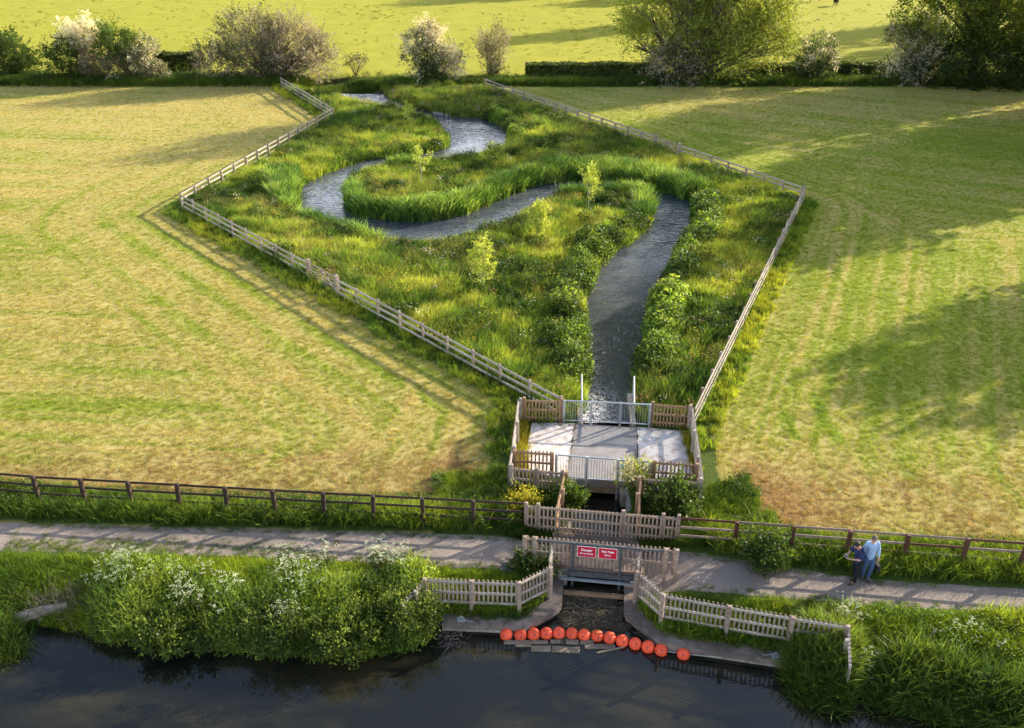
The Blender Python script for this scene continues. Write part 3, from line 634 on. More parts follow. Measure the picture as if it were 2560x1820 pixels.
# bridge
br = thing('footbridge', (2.9, 26, 0), 'low footbridge carrying the path over the channel, with grey steel edge beams', 'footbridge')
m = MB()
for i in range(26):
    t0, t1 = i/26, (i+.94)/26; a, b = lerp((1.42, 25.42), (4.42, 25.0), t0), lerp((1.42, 25.42), (4.42, 25.0), t1); c, d = lerp((1.42, 27.28), (4.42, 26.86), t1), lerp((1.42, 27.28), (4.42, 26.86), t0)
    m.prism([a, b, c, d], -.1, .006+random.uniform(-.004, .006))
m.build('deck', simple('soiled_boards', (.10, .075, .06), (.22, .17, .14), 4, .9), br)
for y0, z in ((25.34, -.21), (27.3, -.21)):
    m = MB(); m.beam((1.4, y0+.05, z), (4.45, y0-.38, z), .1, .2, 0, .01); m.build('edge_beam', M['steel_dark'], br)
m = MB(); m.beam((1.6, 25.24, -.37), (4.2, 24.87, -.37), .12, .07, 0, .01); m.build('lower_beam', M['galv'], br)
for t in (.322, .635):
    q = lerp((.43, 25.48), (5.39, 24.78), t); m = MB(); m.box((q[0], q[1], .17), (.09, .07, 1.9), -.14, 0, .008); m.build('frame_post', M['steel_dark'], br)
for z in (1.02,):
    m = MB(); m.beam((*lerp((.43, 25.52), (5.39, 24.82), .05), z), (*lerp((.43, 25.52), (5.39, 24.82), .96), z), .03, .08, 0, .006); m.build('handrail', M['steel_dark'], br)
m = MB(); m.beam((1.72, 24.86, -.66), (3.82, 24.6, -.66), .16, .13, 0, .02); tag(m.build('sill_timber', M['wood_brown']), 'dark timber sill across the channel mouth under the bridge', 'timber')
# wing walls with weathered capping
def wingwall(label, line, width, side):
    root = thing('wing_wall', (*line[0], -.45), label, 'retaining wall', 'inlet wing walls')
    L = [Vector(p) for p in line]; off = []
    for i, p in enumerate(L):
        d0 = (L[i]-L[max(i-1, 0)]); d1 = (L[min(i+1, len(L)-1)]-L[i]); n0 = Vector((-d0.y, d0.x)); n1 = Vector((-d1.y, d1.x))
        if n0.length: n0.normalize()
        if n1.length: n1.normalize()
        n_ = (n0+n1).normalized(); k = 1/max(.5, n_.dot(n1 if n1.length else n0)); off.append(p+n_*width*side*k)
    for i in range(len(L)-1):
        a, b, c, d = L[i], L[i+1], off[i+1], off[i]; g = (b-a).normalized()*.004
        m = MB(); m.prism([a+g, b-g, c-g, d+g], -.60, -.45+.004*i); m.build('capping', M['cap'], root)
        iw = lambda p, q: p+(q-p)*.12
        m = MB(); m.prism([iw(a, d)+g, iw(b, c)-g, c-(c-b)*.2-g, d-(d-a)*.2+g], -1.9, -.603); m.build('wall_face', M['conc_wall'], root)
wingwall('capped left wing wall of the inlet, angled out to the canal', [tuple(p) for p in wingL], .52, 1)
wingwall('capped right wing wall of the inlet, running along the canal edge', [tuple(p) for p in wingR], .52, 1)
# signs
def sign(label, t, lines, w=.62, h=.44):
    a, b = (.43, 25.44), (5.39, 24.74); q = lerp(a, b, t); rz = rz_of(a, b)
    root = thing('warning_sign', (q[0], q[1], .80), label, 'sign', 'red signs on the bridge fence')
    m = MB(); m.box((q[0], q[1], .80), (w, .012, h), rz, 0, .004); m.build('white_border', M['white'], root)
    m = MB(); n_ = Vector((math.sin(rz), -math.cos(rz))); m.box((q[0]+n_.x*.007, q[1]+n_.y*.007, .80), (w-.035, .008, h-.035), rz, 0, .002); m.build('red_panel', M['red'], root)
    for i, (tx, sz) in enumerate(lines):
        c = bpy.data.curves.new('lettering', 'FONT'); c.body = tx; c.size = sz; c.align_x = 'CENTER'; c.align_y = 'CENTER'; c.extrude = .002; c.offset = .003
        c.materials.append(M['white']); o = bpy.data.objects.new('lettering', c); COL.objects.link(o); bpy.context.view_layer.update()
        me_ = bpy.data.meshes.new_from_object(o.evaluated_get(bpy.context.evaluated_depsgraph_get())); bpy.data.objects.remove(o); o = bpy.data.objects.new('lettering', me_); COL.objects.link(o); o.parent = root
        o.location = (n_.x*.014, n_.y*.014, .075-.14*i); o.rotation_euler = (math.pi/2, 0, rz)
sign('red sign reading Danger Keep away, left of the pair on the bridge fence', .410, [('Danger', .125), ('Keep away', .10)])
sign('red sign reading Fish Pass Inlet, right of the pair on the bridge fence', .548, [('Fish Pass', .115), ('Inlet', .115)])

# ---------------------------------------------------------------- buoys and rope
bc = [(856.5+x*.23428, 1231.3+y*.23428) for x, y in ((1167,780),(1300,787),(1425,780),(1545,773),(1665,770),(1788,773),(1908,786),(2030,795),(2150,817))]+[(1374+x*.2499, 1231.3+y*.2499) for x, y in ((57,790),(172,818),(287,845),(403,872),(602,905))]
BP = [G(x, y, ZC+.09) for x, y in bc]; ordn = ['first', 'second', 'third', 'fourth', 'fifth', 'sixth', 'seventh', 'eighth', 'ninth', 'tenth', 'eleventh', 'twelfth', 'thirteenth']
br0 = .202; proto_b = None
for i, p in enumerate(BP):
    if proto_b is None:
        proto_b = thing('buoy', (0, 0, 0), 'x', 'buoy', 'orange buoys on the boom rope')
        m = MB(); m.ball((0, 0, 0), br0, 32, 18, sc=(1, 1, 1.04)); m.build('float', M['buoy'], proto_b, True)
        m = MB(); v = [(-.022, -br0*.80, br0*.66), (.022, -br0*.80, br0*.66), (0, -br0*.97, br0*.36)]; m.add([(x, y-.012, z) for x, y, z in v]+[(x, y+.05, z) for x, y, z in v], [(0, 1, 2), (5, 4, 3), (0, 3, 4, 1), (1, 4, 5, 2), (2, 5, 3, 0)]); m.build('lifting_eye', M['black'], proto_b)
        for s_ in (-1, 1): m = MB(); m.tube([(s_*br0*.93, 0, 0), (s_*br0*1.05, 0, 0)], [.04, .03], 10); m.build('end_boss', M['black'], proto_b)
        o = proto_b
    else:
        o = proto_b.copy(); COL.objects.link(o)
        for ch in list(proto_b.children): c_ = ch.copy(); COL.objects.link(c_); c_.parent = o
    o.location = (p[0], p[1], ZC+.07+random.uniform(-.012, .012)); o.rotation_euler = (random.uniform(-.12, .12), random.uniform(-.1, .1), random.uniform(-.3, .3)-.13)
    sc_ = 1+random.uniform(-.02, .03); o.scale = (sc_, sc_, sc_)
    o['label'] = 'orange buoy set apart from the rest at the right end of the boom' if i == 13 else f'glossy orange buoy, {ordn[i]} from the left on the boom rope'
for k, (n_, lab) in {6: (26, 'green water weed caught on top of the seventh buoy'), 7: (16, 'wisp of water weed draped over the eighth buoy'), 8: (9, 'few green leaves stuck to the ninth buoy')}.items():
    v_, f_, c_ = leaves(n_, .15, .16, .07, 60+k); o = npmesh('water_weed', np.array(v_)*[1, .8, 1], f_, M['leaf'], np.array(c_)*[.16, .22, .05]); o.location = (BP[k][0], BP[k][1], ZC+.17); tag(o, lab, 'water weed', 'weed on the buoys')
aL, aR = G(1028.7, 1381, -.42), G(1730, 1462, -.42)
rp = [(aL[0], aL[1], -.38), ((aL[0]*.5+BP[0][0]*.5), (aL[1]+BP[0][1])/2, -.52), (*BP[0], ZC+.08)]+[(*p, ZC+.07) for p in BP[1:]]+[tuple(np.append(BP[-1]*.6+aR*.4, ZC+.06)), tuple(np.append(BP[-1]*.25+aR*.75, -.5)), (aR[0], aR[1], -.38)]
m = MB(); m.tube(rp, .014, 6); tag(m.build('boom_rope', M['rope'], None, True), 'thin grey rope threaded through the orange buoys between two wall plates', 'rope')
for lab, q in (('steel anchor plate and shackle on the left inlet wall', aL), ('steel anchor plate and shackle on the right inlet wall', aR)):
    r_ = thing('anchor_plate', (q[0], q[1], -.44), lab, 'anchor plate', 'rope anchors')
    m = MB(); m.box((q[0], q[1], -.435), (.26, .2, .02), .1, 0, .005); m.build('plate', M['galv'], r_)
    m = MB(); m.tube([(q[0]-.06, q[1], -.43), (q[0]-.06, q[1], -.33), (q[0], q[1], -.29), (q[0]+.06, q[1], -.33), (q[0]+.06, q[1], -.43)], .014, 6); m.build('shackle', M['galv'], r_)
f3 = lambda x, y: (856.5+x*.23428, 1231.3+y*.23428)
TB = [((1140,862),(1560,862),.16,'long pale waterlogged board under the first buoys'),((1585,858),(1722,856),.17,'square-ended timber block under the fifth buoy'),((1733,858),(1852,862),.2,'timber block in the middle of the submerged row'),((1868,862),(1998,862),.18,'timber block under the seventh buoy'),
      ((1252,893),(1400,893),.1,'thin plank jutting out below the second buoy'),((1400,925),(1590,925),.24,'broad tilted plank, lowest left of the debris'),((1600,930),(1862,938),.26,'broad grey plank, lowest right of the debris'),((1910,905),(2200,905),.2,'mossy board under the ninth buoy'),((2025,965),(2290,905),.05,'thin stick floating under the tenth buoy')]
for a, b, w, lab in TB:
    m = MB(); A_, B_ = G(*f3(*a), ZC), G(*f3(*b), ZC); m.beam((A_[0], A_[1], ZC+.012), (B_[0], B_[1], ZC+.002), w, .07, 0, .012)
    tag(m.build('timber', simple('sodden_wood', (.10, .085, .06), (.24, .20, .15), 3, .7) if a[0] == 1140 else bpy.data.materials['sodden_wood']), lab, 'timber', 'waterlogged timbers below the buoys')
def twigs(name, label, base, n, L, spread, up, mat, r0=.02, seed=0, z=0):
    r = np.random.default_rng(seed); m = MB()
    for i in range(n):
        p = np.array([base[0]+r.normal(0, spread), base[1]+r.normal(0, spread*.6), z+r.uniform(-.1, .3)]); d = r.normal(size=3); d[2] = abs(d[2])*up; d /= np.linalg.norm(d); pts = [p]
        for k in range(4): d = d+r.normal(0, .28, 3); d /= np.linalg.norm(d); p = p+d*L*r.uniform(.5, 1)/4; pts.append(p)
        m.tube([tuple(q) for q in pts], [r0*r.uniform(.5, 1)*(1-.2*k) for k in range(5)], 4, cap=False)
    return tag(m.build(name, mat), label, 'dead branches')
q0, q1 = G(24, 1385, -.6), G(108, 1362, -.35); m = MB()
m.tube([(q0[0], q0[1], -.58), tuple(np.append(q0*.55+q1*.45, -.45)), (q1[0], q1[1], -.3), (q1[0]+.6, q1[1]+.1, -.2)], [.2, .19, .16, .1], 14); tag(m.build('fallen_log', M['deadwood'], None, True), 'sawn grey log lying at the left canal bank', 'log')
twigs('dead_branches', 'tangle of bare grey twigs beside the sawn log', G(150, 1345, -.3), 300, 1.1, .55, .6, simple('brown_twigs', (.07, .055, .045), (.18, .145, .12), 6, .9), .009, 3, -.4)
twigs('dead_branches', 'bare branches trailing in the water at the left inlet wall', G(1012, 1425, -.6), 26, 1.2, .22, .4, bpy.data.materials['brown_twigs'], .010, 4, -.72)
q = G(2076, 1568, ZC); m = MB(); m.tube([(q[0]-.12, q[1], ZC+.02), (q[0]+.05, q[1], ZC+.02), (q[0]+.09, q[1], ZC+.02), (q[0]+.13, q[1], ZC+.02)], [.035, .035, .015, .015], 10); tag(m.build('plastic_bottle', M['white'], None, True), 'small white bottle floating near the right bank reeds', 'bottle')
# weir at the head of the pool
wb = thing('weir_board', (*G(966, 253, -.4), -.4), 'white-faced board wall at the stream weir above the pool', 'weir')
a, b, c = G(966, 253, -.4), G(1003, 261, -.4), G(858, 228, -.4); m = MB(); m.beam((*a, -.5), (*b, -.5), .08, .62); m.build('white_board', M['wood_pale'], wb)
m = MB(); m.beam((*c, -.62), (*a, -.52), .08, .5); m.build('dark_board', M['wood_dark'], wb)
for k, (x, y) in enumerate(((990, 268), (1001, 270))): q = G(x-.0, y-8, -.4); m = MB(); m.box((q[0], q[1], -.3), (.09, .09, 1.2)); m.build('post', M['black'], wb)
for x, y, lab in ((782, 214, 'thin dark stake in the upper stream, nearest the fence'), (847, 212, 'thin dark stake in the upper stream by the far bank')):
    q = G(x, y, ZW); m = MB(); m.tube([(q[0], q[1], -1.3), (q[0]+.03, q[1], .1)], .05, 6); tag(m.build('stake', M['wood_dark']), lab, 'stake', 'stakes in the upper stream')

# ---------------------------------------------------------------- trees
def curve_to(p, q, r, k=5, sag=.12):
    p, q = np.array(p, float), np.array(q, float); L = np.linalg.norm(q-p); t = np.linspace(0, 1, k)[:, None]
    c = (p+q)/2+r.normal(0, sag*.5, 3)*L; c[2] += sag*L*.6
    return (1-t)**2*p+2*t*(1-t)*c+t*t*q
def tree(label, xy, blobs, ncl, strands, per, L, size, cols, group=None, cat='tree', name='tree', seed=0, out=.8, up=.5, rnd_=.6, trunk=.25, limbs=14, stems=1, r0=.5, jit=.10, droop=0, sub=3, barkm='bark', z=None, fork=.25, hi=None):
    """blobs: (dx,dy,z,rx,ry,rz[,weight,palette]); cols: list of palettes [(rgb,weight)...]"""
    r = np.random.default_rng(seed+100); z = float(height(np.array([xy[0]]), np.array([xy[1]]))[0]) if z is None else z
    root = thing(name, (xy[0], xy[1], z), label, cat, group)
    W = np.array([b[6] if len(b) > 6 else b[3]*b[4]*b[5] for b in blobs], float); W = W/W.sum()
    bi = r.choice(len(blobs), ncl, p=W); B = np.array([b[:6] for b in blobs], float)[bi]
    d = r.normal(size=(ncl, 3)); d /= np.linalg.norm(d, axis=1)[:, None]; rad = r.uniform(r0**2, 1, ncl)**.5
    rad *= .82+.36*vnoise(d[:, 0]*2.3+seed, d[:, 1]*2.3+d[:, 2]*1.7, seed)
    C = B[:, :3]+d*B[:, 3:6]*rad[:, None]; C[:, 2] = np.maximum(C[:, 2], .25)
    pal_i = np.array([b[7] if len(b) > 7 else 0 for b in blobs])[bi]
    # strands of leaves
    n = ncl*strands; ci = np.repeat(np.arange(ncl), strands)
    dd = d[ci]*out+r.normal(0, rnd_, (n, 3))+np.array([0, 0, up]); dd /= np.linalg.norm(dd, axis=1)[:, None]
    Ls = L*r.uniform(.5, 1.3, n)
    st = C[ci]+r.normal(0, L*.33, (n, 3))
    m_ = n*per; si = np.repeat(np.arange(n), per); t = r.uniform(0, 1, m_)[:, None]
    P = st[si]+dd[si]*(t*Ls[si][:, None])+r.normal(0, jit, (m_, 3)); P[:, 2] -= droop*(t[:, 0]**2)*Ls[si]
    P[:, 2] = np.maximum(P[:, 2], .06)
    a = dd[si]*1.0+r.normal(0, .7, (m_, 3)); a /= np.linalg.norm(a, axis=1)[:, None]
    b = np.cross(a, r.normal(size=(m_, 3))); b /= np.linalg.norm(b, axis=1)[:, None]
    s_ = size*r.uniform(.6, 1.35, m_)[:, None]
    V = np.stack([P-a*s_*.5, P+b*s_*.28, P+a*s_*.5, P-b*s_*.28], 1).reshape(-1, 3); F = np.arange(m_*4).reshape(-1, 4)
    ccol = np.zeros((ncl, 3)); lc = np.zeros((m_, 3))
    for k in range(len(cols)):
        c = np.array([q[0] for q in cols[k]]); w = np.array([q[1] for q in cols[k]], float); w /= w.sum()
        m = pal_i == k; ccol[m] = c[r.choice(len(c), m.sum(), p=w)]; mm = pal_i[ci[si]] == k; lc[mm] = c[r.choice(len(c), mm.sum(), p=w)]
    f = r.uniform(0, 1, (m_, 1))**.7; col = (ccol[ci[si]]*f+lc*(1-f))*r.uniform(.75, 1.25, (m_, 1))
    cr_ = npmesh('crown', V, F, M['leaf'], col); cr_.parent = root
    mb = MB(); hgt = C[:, 2].max()
    stp = [(0, 0, -.1)] if stems == 1 else [(r.uniform(-.25, .25)*B[:, 3].max(), r.uniform(-.2, .2), -.1) for _ in range(stems)]
    for k in range(stems):
        s0 = np.array(stp[k]); top = np.array([s0[0]*1.1, s0[1], hgt*fork])
        if stems == 1: mb.tube([tuple(s0), tuple(s0*.5+top*.5+r.normal(0, .05, 3)), tuple(top)], [trunk*1.25, trunk, trunk*.85], 8)
        for i in r.choice(ncl, min(ncl, max(2, limbs//stems)), replace=False):
            pts = curve_to(top if stems == 1 else s0, C[i], r); tr = trunk*(.55 if stems == 1 else .7)*r.uniform(.6, 1)
            mb.tube([tuple(p) for p in pts], [tr*(1-.8*q/(len(pts)-1)) for q in range(len(pts))], 5, cap=False)
            for _ in range(sub):
                j = r.integers(1, 4); q = C[i]+r.normal(0, 1, 3)*B[i, 3:6]*.22; q[2] = max(q[2], .3); p2 = curve_to(pts[j], q, r, 4)
                mb.tube([tuple(p) for p in p2], [tr*.4, tr*.3, tr*.2, tr*.1], 4, cap=False)
    me = mb.build('trunk', M[barkm]); me.parent = root
    return root
GRN = [((.07, .13, .018), 5), ((.11, .17, .02), 3), ((.045, .08, .015), 3)]
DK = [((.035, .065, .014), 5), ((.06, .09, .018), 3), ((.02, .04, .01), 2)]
BLO = [((.85, .80, .70), 7), ((.60, .55, .44), 3), ((.12, .15, .05), 1.5)]
GREY = [((.27, .24, .19), 5), ((.42, .38, .32), 3), ((.10, .11, .045), 3), ((.13, .10, .065), 3)]
PINK = [((.50, .44, .36), 4), ((.30, .26, .20), 4), ((.14, .13, .06), 3)]
def bx(x, y=183): q = G(x, y); return q
HG = 'hawthorns along the far hedge line'
tree('dark round bush at the far left corner of the hedge line', bx(25, 172), [(0, 0, 2.2, 3.6, 2.2, 2.4)], 110, 6, 24, .9, .20, [GRN+DK], seed=1, name='bush', cat='bush', stems=4, trunk=.1, r0=.3)
tree('hawthorn with a cream-white blossoming top, second from the left', bx(192, 181), [(.2, .3, 5.0, 2.0, 1.6, 1.5, 3, 0), (-1.4, 0, 2.6, 2.2, 1.8, 2.3, 4, 1), (1.4, -.2, 2.4, 1.7, 1.6, 2.1, 3, 2)], 170, 7, 20, .8, .17, [BLO, GRN+DK, GREY], HG, seed=2, stems=5, trunk=.12, r0=.3)
tree('green hawthorn with white sprays hanging down its right side', bx(292, 182), [(-.7, 0, 3.9, 2.3, 1.9, 2.0, 4, 0), (-.5, -.3, 1.8, 2.4, 1.8, 1.7, 3, 1), (1.9, -.2, 2.4, 1.5, 1.5, 2.3, 3, 2), (2.9, -.3, 1.0, 1.3, 1.2, 1.0, 1.3, 2)], 190, 7, 20, .8, .17, [GRN, DK+GREY, BLO+GREY+GRN], HG, seed=3, stems=5, trunk=.12, r0=.3)
tree('huge grey-brown twiggy hawthorn, the widest on the left', bx(600, 184), [(-1.2, .2, 3.9, 3.6, 2.6, 3.3, 6, 0), (2.6, .2, 3.5, 3.3, 2.4, 3.0, 5, 1), (-5.4, -.2, 2.0, 2.0, 1.8, 2.1, 2.2, 2), (5.4, 0, 2.6, 1.7, 1.6, 2.4, 1.7, 1)], 420, 8, 17, 1.15, .16, [GREY+GRN[:1], GREY+PINK, PINK+DK], HG, seed=4, stems=9, trunk=.15, limbs=60, r0=.45, up=.75, rnd_=.42, jit=.05, sub=5)
tree('hawthorn white with blossom on its left, between the stream and the pale shrub', bx(965, 186), [(-1.0, .1, 3.0, 2.0, 1.8, 3.0, 5, 0), (.3, -.2, 2.0, 1.7, 1.5, 2.1, 3, 1), (2.2, .1, 2.3, 1.2, 1.2, 2.1, 2, 2), (-.2, .2, 5.2, 1.6, 1.3, 1.1, 1.5, 3)], 210, 7, 19, .9, .16, [BLO+DK, DK, GREY+BLO, PINK+BLO], HG, seed=5, stems=6, trunk=.12, r0=.35, up=.1, droop=.3)
tree('slim pale upright shrub standing alone against the bright pasture', bx(1098, 178), [(0, 0, 2.2, .9, .9, 1.8, 3, 0), (0, 0, 4.1, 1.6, 1.3, 1.6, 4, 1)], 90, 8, 15, 1.1, .13, [GREY+GRN, PINK+GREY], None, 'shrub', 'shrub', seed=6, stems=5, trunk=.07, limbs=40, up=1.2, rnd_=.3, jit=.05)
tree('tiny thin-leaved shrub on the ditch bank', bx(797, 170), [(0, 0, 1.6, 1.1, .9, .5)], 16, 5, 12, .5, .15, [DK+GREY], None, 'shrub', 'shrub', seed=7, stems=2, trunk=.05)
YG = [((.24, .30, .045), 5), ((.33, .36, .06), 3), ((.14, .20, .03), 3), ((.28, .29, .10), 2)]
tree('big pale green willow leaning over the hedge, left of the pasture gap', bx(1555, 180), [(-3.6, 1, 6.5, 4.8, 3.2, 3.8, 5, 0), (3.4, 1, 6.8, 5.6, 3.4, 4.2, 6, 0), (0, .5, 11.5, 6.0, 3.6, 4.2, 6, 0), (0, .8, 16.5, 4.6, 3.2, 3.4, 3, 0), (1.5, -.5, 2.8, 4.0, 2.4, 2.4, 3, 0), (-2.6, -1, 2.0, 2.6, 2.0, 1.9, 2, 1), (7.0, 0, 5.2, 2.6, 2.2, 2.6, 2, 0)], 1000, 10, 18, 1.9, .19, [YG, DK+GREY+GREY[1:2]], None, seed=8, stems=3, trunk=.32, limbs=60, up=.55, rnd_=.4, jit=.06, r0=.35, droop=.25, sub=4)
tree('small grey-green hawthorn against the pasture gap', bx(1817, 184), [(0, 0, 3.0, 2.0, 1.6, 2.1, 3, 0), (-.5, 0, 1.3, 2.2, 1.5, 1.3, 2, 1)], 90, 7, 18, .8, .16, [BLO+DK+DK+GRN, DK], HG, seed=9, stems=4, trunk=.1, r0=.3)
tree('blossoming hawthorn in front of the great dark tree', bx(2035, 186), [(0, 0, 3.8, 3.0, 2.2, 3.0, 4, 0), (-.8, -.5, 1.6, 2.6, 1.8, 1.6, 2, 1)], 190, 7, 19, .95, .17, [BLO+DK+DK+GREY, BLO+DK+DK], HG, seed=10, stems=5, trunk=.12, r0=.35)
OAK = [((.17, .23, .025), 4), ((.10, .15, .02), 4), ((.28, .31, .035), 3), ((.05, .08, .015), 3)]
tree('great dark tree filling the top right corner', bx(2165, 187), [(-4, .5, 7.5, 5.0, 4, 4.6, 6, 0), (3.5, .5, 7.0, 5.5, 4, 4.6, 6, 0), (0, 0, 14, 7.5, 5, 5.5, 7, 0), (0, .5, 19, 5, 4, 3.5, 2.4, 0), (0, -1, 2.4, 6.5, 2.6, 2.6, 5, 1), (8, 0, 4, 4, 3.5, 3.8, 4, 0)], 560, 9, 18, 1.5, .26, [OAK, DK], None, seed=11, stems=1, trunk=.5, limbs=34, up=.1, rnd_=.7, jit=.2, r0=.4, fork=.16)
# trees standing past the right edge of the field, in the sun's path
OG = 'field-edge trees beyond the right side of the hay field'
for i, (x, y, h_, w_) in enumerate(((47, 56, 13.5, 4.8), (48, 74.5, 16, 3.8), (53.5, 82, 17, 3.6), (61, 87, 15, 4.0), (66, 99, 20, 5.5), (86, 108, 20, 6.5), (76, 84, 15, 5.5), (56, 91.5, 17, 4.2), (63, 108, 22, 6))):
    tree('broad field-edge tree standing beyond the right side of the hay field', (x, y), [(0, 0, h_*.62, w_*.9, w_*.9, h_*.36), (0, 0, h_*.33, w_*.7, w_*.75, h_*.25)], 110+int(w_*14), 6, 18, 1.4, .42, [OAK], OG, seed=20+i, trunk=.35, limbs=14, r0=.3)
for i, (x, y, h_, w_) in enumerate(((32, 151, 14, 4.5), (68, 133, 14, 5), (72, 150, 15, 6), (64, 122, 9, 3.5), (13, 187, 13, 6), (27, 193, 15, 6), (42, 186, 14, 6))):
    tree('distant pasture tree behind the willow and the great dark tree', (x, y), [(0, 0, h_*.6, w_*.9, w_*.9, h_*.38)], 130, 6, 14, 1.5, .5, [OAK], 'distant trees on the far pasture', seed=40+i, trunk=.35, limbs=10, r0=.3)
# saplings
SAP = [((.43, .49, .08), 4), ((.28, .37, .06), 3), ((.55, .55, .15), 1)]
def sap(lab, x, y, H_, w_, n, pal_, seed, dens=10, low=.35, size=.11):
    q = G(x, y); hh = H_*(1-low)/2
    tree(lab, q, [(0, 0, H_*low+hh, w_*1.1, w_*1.1, hh*.95)], int(n*1.6), 4, dens, .26, size, [pal_], 'young saplings in the wet meadow', 'sapling', 'sapling', seed=seed, stems=1, trunk=.03, limbs=max(6, n//3), fork=low*1.1, r0=.1, jit=.06, sub=1, barkm='wood_pale')
sap('small pale sapling on the upper meadow beside the narrow stream', 912, 284, 2.1, .45, 12, SAP, 31)
sap('thin open sapling in front of the stream bend, with sparse leaves', 942, 414, 3.1, .62, 18, SAP, 32, 8)
sap('green bushy sapling at the right edge of the pool', 1102, 372, 2.1, .55, 26, GRN+SAP, 33, low=.15)
sap('airy sapling standing over the reeds at the inner bend', 1312, 471, 3.4, .62, 30, SAP, 34, 9, low=.3)
sap('dense yellow-green sapling nearest the inner bend of the stream', 1200, 541, 2.9, .55, 52, SAP, 35, 12, low=.25)
sap('tall yellow-green sapling in the middle of the lower meadow', 1078, 656, 3.3, .62, 48, SAP, 36, 10, low=.2)
# hedges
def hedge(label, x0, x1, yb, h_, n, seed, dep=.9):
    a, b = G(x0, yb), G(x1, yb); r = np.random.default_rng(seed); root = thing('hedge', (*a, 0), label, 'hedge', 'clipped dark hedges')
    t = r.uniform(0, 1, n); u = r.uniform(-1, 1, n); z = r.uniform(.05, 1, n)*h_
    top = r.uniform(0, 1, n) < .4; z = np.where(top, h_*(.80+.34*fbm(t*(b[0]-a[0])*.7, t*0, seed, 3))+r.normal(0, .07, n), z); u = np.where(top, u, np.sign(u)*(1-.12*r.uniform(0, 1, n)))
    P = np.c_[a[0]*(1-t)+b[0]*t, a[1]*(1-t)+b[1]*t+u*dep, z]-np.array([a[0], a[1], 0])
    d = r.normal(size=(n, 3)); d /= np.linalg.norm(d, axis=1)[:, None]; e = np.cross(d, r.normal(size=(n, 3))); e /= np.linalg.norm(e, axis=1)[:, None]; s_ = .12*r.uniform(.6, 1.3, n)[:, None]
    V = np.stack([P-d*s_, P+e*s_*.6, P+d*s_, P-e*s_*.6], 1).reshape(-1, 3); c = np.array([(.035, .06, .014), (.06, .095, .018), (.05, .05, .018), (.09, .13, .025)])[r.integers(0, 4, n)]*r.uniform(.6, 1.5, (n, 1))
    o = npmesh('foliage', V, np.arange(n*4).reshape(-1, 4), M['leaf'], c); o.parent = root
hedge('dark clipped hedge piece between the two left hawthorn clumps', 340, 445, 163, 2.0, 9000, 1)
hedge('long dark clipped hedge left of the willow', 1172, 1470, 176, 1.55, 22000, 2)
hedge('dark clipped hedge across the pasture gap, right of the willow', 1650, 1985, 173, 1.45, 24000, 3)
# shrubs by fences
def shrub(lab, x, y, w_, h_, n, pal_, seed, size=.12, cat='shrub', z=None, dens=14):
    q = G(x, y); tree(lab, q, [(0, 0, h_*.5, w_, w_*.8, h_*.5)], n, 5, dens, .35, size, [pal_], None, 'shrub', cat, seed=seed, stems=3, trunk=.02, limbs=9, r0=.2, jit=.07, up=.3, z=z)
shrub('rounded dark green shrub growing through the brown fence, right of the bridge', 1706, 1258, .75, 1.25, 55, GRN+DK, 41)
shrub('leafy dark shrub behind the low picket fence, right of the channel', 1500, 1142, .95, 1.25, 70, DK+GRN, 42)
shrub('leafy green shrub against the left channel wall', 1268, 1135, .42, .9, 30, GRN, 43)
shrub('pale weedy bush growing at the foot of the front railing', 1412, 1082, .55, 1.1, 34, YG+PINK[:1], 44, .1)
shrub('yellow flowering bush beside the dark fence end, left of the bridge', 1168, 1142, .45, .8, 26, [((.45, .38, .03), 3), ((.22, .26, .03), 4)], 45, .09)
shrub('dark shrub under the left end of the bridge signs fence', 1190, 1262, .75, .8, 44, GRN+DK, 46)
shrub('tall leafy mass of bramble on the bank left of the inlet fence', 905, 1368, 1.0, 1.25, 150, DK+GRN+YG[:1], 47, .085, z=-.5)
shrub('bramble bush overhanging the canal in the middle of the left bank', 765, 1405, 1.25, 1.15, 170, DK+GRN+YG[:1], 48, .085, z=-.6)
shrub('bramble bush overhanging the canal beside the cow parsley', 615, 1395, 1.2, 1.1, 160, DK+GRN+YG[:1], 49, .085, z=-.5)
shrub('dock-leaved bush at the water below the cow parsley', 390, 1392, 1.1, .7, 120, GRN+DK+YG[:1], 50, .10, z=-.6)
# ---------------------------------------------------------------- grasses and herbs
def keep(P, enc=None, smin=.1, pmin=.0, cmin=.2):
    z, sc, ss, pd, sil = height(P[:, 0], P[:, 1], True)
    k = (ss > smin) & (sc > cmin) & (pd > pmin) & (dist_poly(P[:, 0], P[:, 1], CH) > .35)
    k &= ~((P[:, 0] > .5) & (P[:, 0] < 7.05) & (P[:, 1] > 30.3) & (P[:, 1] < 34.6))
    if enc is not None:
        e = dist_poly(P[:, 0], P[:, 1], ENC); k &= enc(e)
    return P[k]
MG = [(.03, .07, .016), (.065, .14, .022), (.13, .235, .034), (.235, .34, .045), (.38, .45, .08)]
P = keep(rnd(90000, -25, 21, 34.7, 101), lambda e: e < -.05)
P = P[rng.uniform(size=len(P)) < np.interp(P[:, 1], [35, 100], [1, .62])]; P = P[~((P[:, 1] > 89) & (height(P[:, 0], P[:, 1], True)[2] < 1.3))]
sc_ = .35+1.45*(.5*fbm(P[:, 0]*.5, P[:, 1]*.5, 71, 3)+.5*vnoise(P[:, 0]*1.9, P[:, 1]*1.9, 72))*rng.uniform(.65, 1.25, len(P)); scatter('meadow_grass', 'meadow', P, sc_, pal(P, MG, 1, .45), 'long lush grass filling the fenced wet meadow round the stream')
P = keep(rnd(22000, -25, 21, 34.7, 101), lambda e: e < -.2); P = P[fbm(P[:, 0]*.35, P[:, 1]*.35, 77, 3) > .47]
